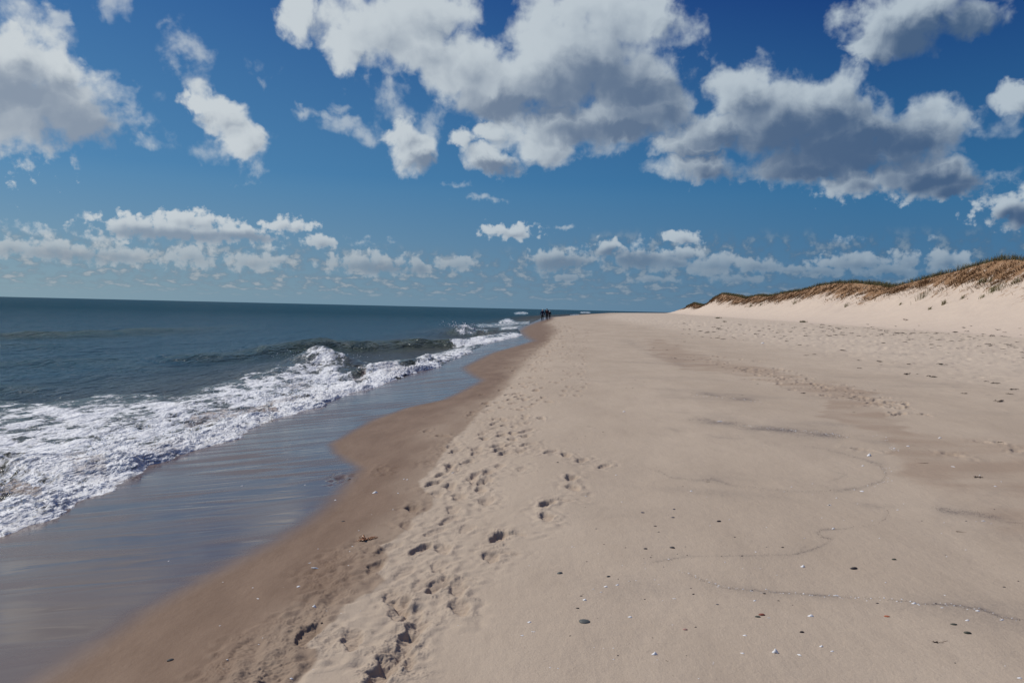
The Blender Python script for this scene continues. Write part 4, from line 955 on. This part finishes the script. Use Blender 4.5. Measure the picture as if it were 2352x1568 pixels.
for (cx, cy) in [(260, 432), (570, 402), (533, 417), (566, 412), (693, 396), (740, 402), (732, 361), (445, 365), (342, 349), (1120, 363), (945, 562), (770, 587), (758, 560), (538, 611), (628, 457), (884, 636), (1052, 569), (1176, 618), (1109, 584), (1765, 620), (1650, 630), (1930, 632), (2257, 553),
                 (1977, 400), (305, 275), (720, 72), (1002, 405), (905, 407), (2325, 525), (575, 796), (409, 880), (737, 881), (2023, 916), (1863, 237), (2210, 182), (2075, 238), (1245, 640), (1988, 190), (468, 527), (410, 515)]:
    stone(C6, cx, cy, rnd.uniform(2.6, 4.6), rnd.choice(['black', 'dark', 'black', 'slate', 'olive']), 'tiny dark pebble loose on the dry sand', 'tiny dark pebbles on the dry sand')
for (cx, cy) in [(1660, 617), (1708, 620), (1725, 556), (1795, 571), (1420, 923), (1285, 1005), (1380, 913), (980, 1250), (890, 1350), (1060, 1320), (1255, 625), (345, 345), (105, 838), (606, 690), (720, 620), (590, 757), (570, 785), (1310, 1500), (1275, 1503), (1345, 1528), (1350, 1447), (845, 452), (1395, 915), (1365, 912), (1300, 1087), (1345, 985), (1480, 955)]:
    stone(C8, cx, cy, rnd.uniform(2., 3.4), rnd.choice(['black', 'dark']), 'tiny dark speck of stone out on the middle beach', 'tiny dark specks further up the beach')
# shells that can be told apart
def shell(f, cx, cy, w, label, group='larger white shell pieces', k=None, rot=None, razor=False, asp=1., zs=1.):
    a, b = P1(f, cx, cy); return inst('shell', (RZ if razor else SHM)[k if k is not None else rnd.randrange(2 if razor else 5)], M_shell, a, b, w, label, 'shell', group, rot, .0, zs, asp)
shell(CA, 2322, 832, 14, 'biggest white shell, a triangular piece standing on its edge', k=1, asp=.8, zs=2.2)
shell(CA, 1168, 850, 13, 'curved white shell rim casting a dark shadow', k=3, zs=1.5)
shell(CA, 2008, 838, 10, 'rectangular flat white shell piece left of the triangular one', k=2, asp=1.3)
shell(CA, 2032, 668, 9, 'crumpled white shell piece above the rectangular one', k=0)
shell(CA, 500, 330, 9, 'rounded white shell directly above the largest grey stone', k=1, zs=1.4)
shell(CA, 934, 494, 10, 'half moon white shell right of the largest grey stone', k=3)
shell(CA, 702, 202, 9, 'white shell piece, left one of two above the half moon shell', k=1)
shell(CA, 813, 185, 9, 'slanted white shell sliver, right one of two above the half moon shell', k=0)
shell(CA, 655, 254, 7, 'thin white shell chip left above the half moon shell', k=2)
shell(CA, 583, 225, 5, 'tiny white chip left of the thin white shell chip', k=2)
shell(CA, 1356, 316, 10, 'long white shell sliver in open sand left of the blue grey pebble', razor=True, rot=-.3)
shell(CA, 2128, 336, 8, 'white shell chip with dark side below the tide line', k=0)
shell(CA, 2264, 499, 8, 'thin white sliver right of the dark red stone', razor=True, rot=-.1)
shell(CB, 236, 12, 10, 'rounded white shell left of the glossy black stone', k=1, zs=1.5)
shell(CB, 412, 774, 8, 'rounded white shell below the black oval stone', k=1, zs=1.3)
shell(CB, 200, 854, 12, 'white elongated shell pointing towards the viewer', k=2, rot=-1.0)
shell(CB, 517, 820, 8, 'broken white shell right of the elongated one', k=0)
shell(CB, 310, 484, 13, 'jagged white shell with a dark notch below the tide line', k=0, zs=1.4)
shell(CB, 548, 288, 14, 'long white razor shell lying in the tide line', razor=True, rot=-.25)
shell(CB, 1910, 433, 9, 'oval white shell at the right end of the tide line', k=0)
shell(CB, 2142, 520, 11, 'white shell piece with dark ends beside the right end of the line', k=2)
shell(CB, 1298, 362, 11, 'white and purple shell in the dark patch of the tide line', k=0)
shell(CB, 1810, 524, 9, 'white shell chip between the tide line and the olive stones', k=0)
shell(CB, 1567, 403, 7, 'flat white chip just under the dark patch on the right', k=2)
shell(CB, 2312, 1076, 9, 'white shell chip in the lower right corner', k=0)
shell(CR, 870, 440, 11, 'whitish domed shell with a black shaded side below the gravel streak', k=1, zs=1.6)
shell(CR, 1676, 545, 10, 'slim white stick shaped shell on the right', razor=True, rot=-1.0)
shell(CR, 810, 536, 6, 'small white shell with dark underside left of the curved dark line', k=1)
shell(CR, 803, 779, 9, 'pair like white shell on the lower curved dark line', k=4)
shell(CR, 490, 912, 8, 'white shell with a dark pebble at its side in open sand', k=0)
shell(CR, 1110, 370, 7, 'white shell at the right end of the gravel streak', k=0)
shell(CR, 1242, 348, 7, 'white shell on brown damp sand right of the gravel streak', k=0)
shell(CR, 1545, 270, 7, 'white shell on the upper brown damp band', k=1)
shell(CR, 526, 1138, 8, 'white shell on the thin dark line left of its bend', k=3)
shell(CR, 2078, 732, 6, 'white chip right of the stick shaped shell', k=2)
shell(CR, 1142, 958, 6, 'white chip beside the vertical bend of the dark line', k=2)
shell(CR, 1958, 1063, 9, 'thin white sliver in the dark patch at the right edge', razor=True, rot=-.3)
shell(C5, 775, 662, 9, 'bright white shell alone in the middle of the damp sand', 'shells on the damp sand', k=1)
shell(C5, 862, 780, 12, 'broken white shell with a raised rim on damp sand', 'shells on the damp sand', k=3, zs=1.5)
shell(C5, 540, 731, 8, 'thin white shell near the wet edge', 'shells on the damp sand', k=2)
shell(C5, 868, 555, 17, 'long pale stick shaped shell on damp sand', 'shells on the damp sand', razor=True, rot=-.05)
shell(C5, 840, 527, 9, 'flat white shell just above the long stick shaped one', 'shells on the damp sand', k=2)
shell(C5, 572, 952, 12, 'bent white shell strip pointing up the beach', 'shells on the damp sand', razor=True, rot=1.4)
shell(C5, 1213, 124, 13, 'curved greyish white shell on wet brown sand near the sheen', 'shells on the damp sand', k=3)
shell(C5, 985, 166, 6, 'small bright white shell at the edge of the sheen', 'shells on the damp sand', k=1)
shell(C5, 450, 85, 8, 'white chip far out in the wet sheen', 'shells on the damp sand', k=2)
shell(C5, 810, 79, 6, 'white chip with a dark pebble in the wet sheen', 'shells on the damp sand', k=2)
shell(C5, 886, 445, 5, 'tiny white chip above the flat white shell', 'shells on the damp sand', k=2)
shell(C5, 1135, 570, 8, 'white shell beside a crumbled footprint', 'shells on the damp sand', k=1)
shell(C5, 1020, 815, 8, 'slim white strip at the dry sand edge', 'shells on the damp sand', razor=True, rot=-.9)
shell(C5, 730, 1190, 10, 'white shell at the very bottom on the dry sand edge', 'shells on the damp sand', k=0)
shell(C5, 2100, 866, 9, 'oval white shell alone right of the footprints', k=1)
shell(C5, 2058, 942, 9, 'flat white shell below the oval one right of the footprints', k=2)
shell(C7, 605, 538, 14, 'long dark edged pale shell at the left of the gravel streak', razor=True, rot=-.05)
shell(C7, 55, 482, 7, 'pale curved shell on the open middle beach', k=3)
shell(C7, 440, 937, 6, 'small white shell on the middle beach below the curved line', k=1)
shell(C7, 850, 90, 8, 'far white shell among the wrack on the upper beach', k=3)
shell(C8, 330, 1265, 7, 'white shell among the footprints at their left edge', 'shells on the damp sand', k=2)
def scatter(f, pts, w0, w1, label, group):
    for (cx, cy) in pts: shell(f, cx, cy, rnd.uniform(w0, w1), label, group, razor=rnd.random() < .12)
scatter(C6, [(377, 92), (255, 118), (427, 146), (765, 96), (833, 122), (1340, 60), (1385, 223), (942, 231), (849, 260), (1068, 385), (1302, 320), (1490, 235), (1625, 236), (315, 393), (430, 450), (540, 465), (540, 440), (652, 420), (922, 434), (1005, 465), (1062, 462), (1170, 496), (1090, 465), (1690, 532), (1973, 592), (1660, 320), (1957, 297),
              (2073, 375), (2213, 71), (2243, 50), (1640, 73), (1720, 45), (1775, 155), (1982, 408), (290, 563), (327, 577), (495, 522), (462, 525), (586, 518), (605, 541), (622, 618), (1120, 268), (1540, 88), (1240, 75), (1555, 155), (2122, 240), (1970, 245), (2157, 237), (2195, 250), (295, 842), (340, 845), (387, 845), (388, 899), (582, 912), (598, 901),
              (866, 912), (795, 990), (123, 942), (85, 938), (1436, 858), (2262, 1130 - 200), (670, 734), (8, 767), (25, 125), (400, 18), (2440 - 300, 20), (1205, 98), (1455, 128), (1340, 112), (865, 920), (200, 363), (190, 361)], 2.4, 4.6,
        'small white shell chip scattered on the smooth dry sand', 'small white shell chips on the dry sand')
tl = [(700+k*24, float(np.interp(700+k*24, [700, 800, 900, 1050, 1200, 1350, 1550, 1700, 1850, 2000, 2150, 2250, 2370], [475, 515, 550, 568, 580, 590, 605, 610, 630, 640, 660, 700, 712]))) for k in range(68)]
scatter(C6, [(a+rnd.gauss(0, 9), b+rnd.gauss(0, 5)) for a, b in tl for _ in range(1 if rnd.random() < .8 else 2)], 2., 4.6, 'white shell chip lying in the long lower tide line', 'shell chips in the lower tide line')
scatter(C5, [(323, 885), (365, 1080), (345, 1133), (858, 1137), (512, 668), (688, 664), (1153, 622), (1148, 645), (1345, 126), (1398, 48), (1128, 800), (1316, 220), (1193, 248), (1060, 540), (865, 598), (1380, 45), (1655, 12), (690, 580), (935, 800), (1120, 340), (725, 905), (545, 992), (1700, 123), (1690, 885), (2115, 920), (2098, 540), (1068, 460), (1083, 430), (30, 515), (340, 635)], 2.6, 5.,
        'small white shell chip on the damp brown sand', 'small white shell chips on the damp sand')
gl = []
for (pl, n, sp) in ((C7([(430, 385), (600, 400), (720, 410), (840, 426)]), 18, 1.6), (C7([(730, 560), (880, 575), (1000, 585), (1150, 598), (1250, 612), (1330, 625)]), 62, 2.6), (C7([(1440, 625), (1560, 640), (1600, 690), (1630, 720)]), 22, 5.), (C7([(1540, 800), (1565, 840), (1560, 880), (1430, 920)]), 18, 6)):
    for _ in range(n):
        t = rnd.random()*(len(pl)-1); i = int(t); q = t-i; gl.append((pl[i][0]+(pl[i+1][0]-pl[i][0])*q+rnd.gauss(0, sp), pl[i][1]+(pl[i+1][1]-pl[i][1])*q+rnd.gauss(0, sp*.6)))
for a, b in gl: inst('shell', SHM[rnd.randrange(5)], M_shell, a, b, rnd.uniform(1.5, 2.9), 'white shell chip among the dark gravel streaks', 'shell', 'shell chips in the dark gravel streaks')
def gravel():                                    # uncountable dark grit with the shell chips
    pts = []
    for (pl, wd, am) in DARK:
        if am < .6: continue
        L = sum(math.dist(pl[i][:2], pl[i+1][:2]) for i in range(len(pl)-1)); n = int(L*am*wd*.38)
        for _ in range(n):
            t = rnd.random()*(len(pl)-1); i = int(t); q = t-i
            pts.append((pl[i][0]+(pl[i+1][0]-pl[i][0])*q+rnd.gauss(0, wd*.8), pl[i][1]+(pl[i+1][1]-pl[i][1])*q+rnd.gauss(0, wd*.7)))
    P = np.array(pts); X, Y = hit(P[:, 0], P[:, 1]); Z = ground(X, Y); s = np.array([rnd.uniform(.35, .9) for _ in pts])/FPX*np.hypot(X, Y)
    base = np.array([(1, 0, 0), (0, 1, 0), (-1, 0, 0), (0, -1, 0), (0, 0, .8), (0, 0, -.4)]); fi = np.array([(0, 1, 4), (1, 2, 4), (2, 3, 4), (3, 0, 4), (1, 0, 5), (2, 1, 5), (3, 2, 5), (0, 3, 5)])
    co = (np.stack([X, Y, Z], -1)[:, None]+base[None]*s[:, None, None]).reshape(-1, 3); f = (fi[None]+(np.arange(len(P))*6)[:, None, None]).reshape(-1, 3)
    o = mesh_np('gravel', co, f, simple('grit', (.075, .065, .06), .8, .5, 8)); tag(o, 'fine dark grit strewn along the old tide lines', 'gravel', None, 'stuff')
gravel()
# seaweed and wood
def weed(f, cx, cy, w, label, group='dark seaweed clumps on the upper beach', k=None, m=None, rot=None, asp=1.):
    a, b = P1(f, cx, cy); return inst('seaweed', WM[k if k is not None else rnd.randrange(5)], m or M_weed, a, b, w, label, 'seaweed', group, rot, .0, 1., asp)
weed(C5, 1162, 395, 40, 'orange brown kelp piece on damp sand beside the footprints', 'kelp on the damp sand', 4, M_kelp, .25, 1.3)
o = weed(CB, 1520, 735, 17, 'black leaf like seaweed scrap with a stalk at lower right', 'seaweed scraps on the dry sand', 0, None, -.4)
weed(CR, 1905, 648, 18, 'tangled dark seaweed with a white shell strip at the right', 'seaweed scraps on the dry sand', 2)
for cx, cy, w, lb in [(1680, 268, 26, 'widest dark seaweed clump on the right upper beach'), (1825, 284, 30, 'long low seaweed clump right of the widest one'), (1525, 196, 18, 'upright pointed seaweed clump, upper of two'), (1530, 213, 9, 'small seaweed lump directly under the pointed clump'), (1690, 209, 11, 'compact dark seaweed lump above the widest clump'),
                      (1880, 213, 26, 'thin stretched seaweed strand on the upper right beach'), (1310, 131, 15, 'dark flat seaweed piece standing clear left of the others'), (1065, 101, 14, 'small dark clump beside a white shell on the upper beach'), (1145, 153, 11, 'dark seaweed lump, right one of a close pair'), (1100, 160, 12, 'brown seaweed lump, left one of a close pair'),
                      (1405, 188, 12, 'seaweed bit left of the pointed clump'), (1405, 233, 13, 'seaweed bit below left of the pointed clump'), (2130, 309, 13, 'dark seaweed lump near the right edge joined to a brown one'), (2185, 320, 20, 'brown stringy seaweed right of a dark lump'), (2215, 424, 24, 'knotted seaweed clump lowest at the right edge'), (2290, 356, 22, 'seaweed clump at the right edge of the beach'),
                      (2268, 381, 15, 'small seaweed bits just under the right edge clump'), (2010, 379, 18, 'loose seaweed strand in bare sand at the right'), (1085, 377, 14, 'dark seaweed lump on the brown damp band'), (735, 386, 7, 'small dark seaweed bit alone on the grey sand'), (350, 176, 9, 'small seaweed bit at the left end of the damp band'), (1352, 404, 10, 'seaweed bit at the lower end of the lumpy damp band'),
                      (1740, 266, 9, 'small seaweed bit between the widest and the long clump'), (1100, 294, 8, 'seaweed bit at the top of the lumpy damp band'), (2215, 659, 13, 'dark arched seaweed strip on the brown band at right'), (1375, 486, 8, 'dark round seaweed spot on smooth damp sand'), (630, 65, 9, 'far dark seaweed bit on the upper beach left'), (2065, 63, 12, 'far thin seaweed piece near the dune foot')]:
    weed(C7, cx, cy, w*.78, lb)
for k in range(215):
    cx = rnd.uniform(380, 2352); cy = rnd.uniform(-8, 60)+max(0, (cx-1400))*.15*rnd.random()+rnd.gauss(0, 12)
    weed(C7, cx, cy, rnd.uniform(4, 11), 'tiny dark seaweed fleck strewn over the upper beach below the dune', 'tiny seaweed flecks on the upper beach')
for k in range(60):
    cx = rnd.uniform(200, 1500); cy = 120+(cx-200)*.22+rnd.gauss(0, 22)
    weed(C7, cx, cy, rnd.uniform(2.5, 6), 'small brown seaweed scrap on the lumpy damp band', 'seaweed scraps on the damp band')
def twig(px, py, w, label, rot, k=0, m=None, group='twigs and driftwood'):
    inst('twig', TW[k], m or M_wood, px, py, w, label, 'twig', group, rot, .0, 1., 1.)
twig(2085, 735, 26, 'brown driftwood branch lying on the lower dune slope', .45, 0)
twig(*P1(CA, 278, 45), 7, 'short dark twig touching the rounded grey stone', .8, 2, M_weed); twig(*P1(CA, 495, 273), 9, 'short thick twig right of a small black stone', .5, 2, M_weed)
twig(*P1(CA, 768, 85), 6, 'tiny twig at the upper right of the dark stone', .3, 2, M_weed); twig(*P1(CA, 634, 504), 8, 'tiny dark splinter right of the largest grey stone', .3, 2, M_weed)
twig(*P1(CA, 1016, 795), 7, 'short dark upright twig in the lower middle sand', 1.3, 2, M_weed); twig(*P1(CA, 1290, 915), 10, 'thin forked twig below the curved white shell rim', -1.0, 1, M_weed)
twig(*P1(CA, 1350, 1055), 9, 'dark twig at the bottom edge of the sand', -1.2, 0, M_weed); twig(*P1(CB, 1590, 725), 16, 'thin pale stalk right of the black leaf like scrap', .5, 0)
twig(*P1(CR, 1750, 1168), 18, 'thin brown twig at the right under the dark patch', -.15, 0); twig(*P1(CR, 1385, 510), 20, 'thin reddish stem on the damp sand at right', -.1, 0)
twig(*P1(C7, 540, 885), 12, 'short brown stick on the middle beach', -.4, 1); twig(*P1(C7, 560, 862), 8, 'tiny stick just above the short brown one', .1, 0)
def plant(px, py, w, label):      # low green beach plants
    X, Y = hit(np.array([px]), np.array([py])); X, Y = float(X[0]), float(Y[0])
    if X > DX(Y): X, Y, Z = dune_point(px, py)
    else: Z = float(ground(np.array([X]), np.array([Y]))[0])
    D = math.hypot(X, Y); s = w/FPX*D; r = np.random.RandomState(int(px)); n = 60; rt = np.stack([r.normal(0, .28, n)*s, r.normal(0, .2, n)*s, 0*np.ones(n)], -1)
    o = blades('beach_plant', rt, s*(.15+.25*r.random_sample(n)), .03*s, (.2, 0), G_green, r.beta(1.3, 2.5, n), int(px)+3); o.location = (X, Y, Z); tag(o, label, 'plant', 'low green plants at the dune foot')
plant(1650, 731, 11, 'low green plant flat on the sand, farthest along the dune foot'); plant(1664, 739, 8, 'small upright green sprout between two flat plants'); plant(1846, 741, 17, 'widest low green plant at the foot of the dune')

# ================================================================== CAMERA
cam = bpy.data.cameras.new('camera'); co_ = bpy.data.objects.new('camera', cam); COL.objects.link(co_); scene.camera = co_
cam.sensor_width = 36; cam.lens = FPX/2352*36; cam.clip_start = .1; cam.clip_end = 60000
mw = Matrix(((rgt[0], upv[0], -fwd[0], 0), (rgt[1], upv[1], -fwd[1], 0), (rgt[2], upv[2], -fwd[2], CAMH), (0, 0, 0, 1))); co_.matrix_world = mw
vs = scene.view_settings; vs.view_transform = 'Standard'; vs.look = 'None'; vs.exposure = -.25; vs.gamma = 1
scene.cycles.max_bounces = 5; scene.cycles.diffuse_bounces = 2; scene.cycles.glossy_bounces = 2; scene.cycles.use_denoising = True
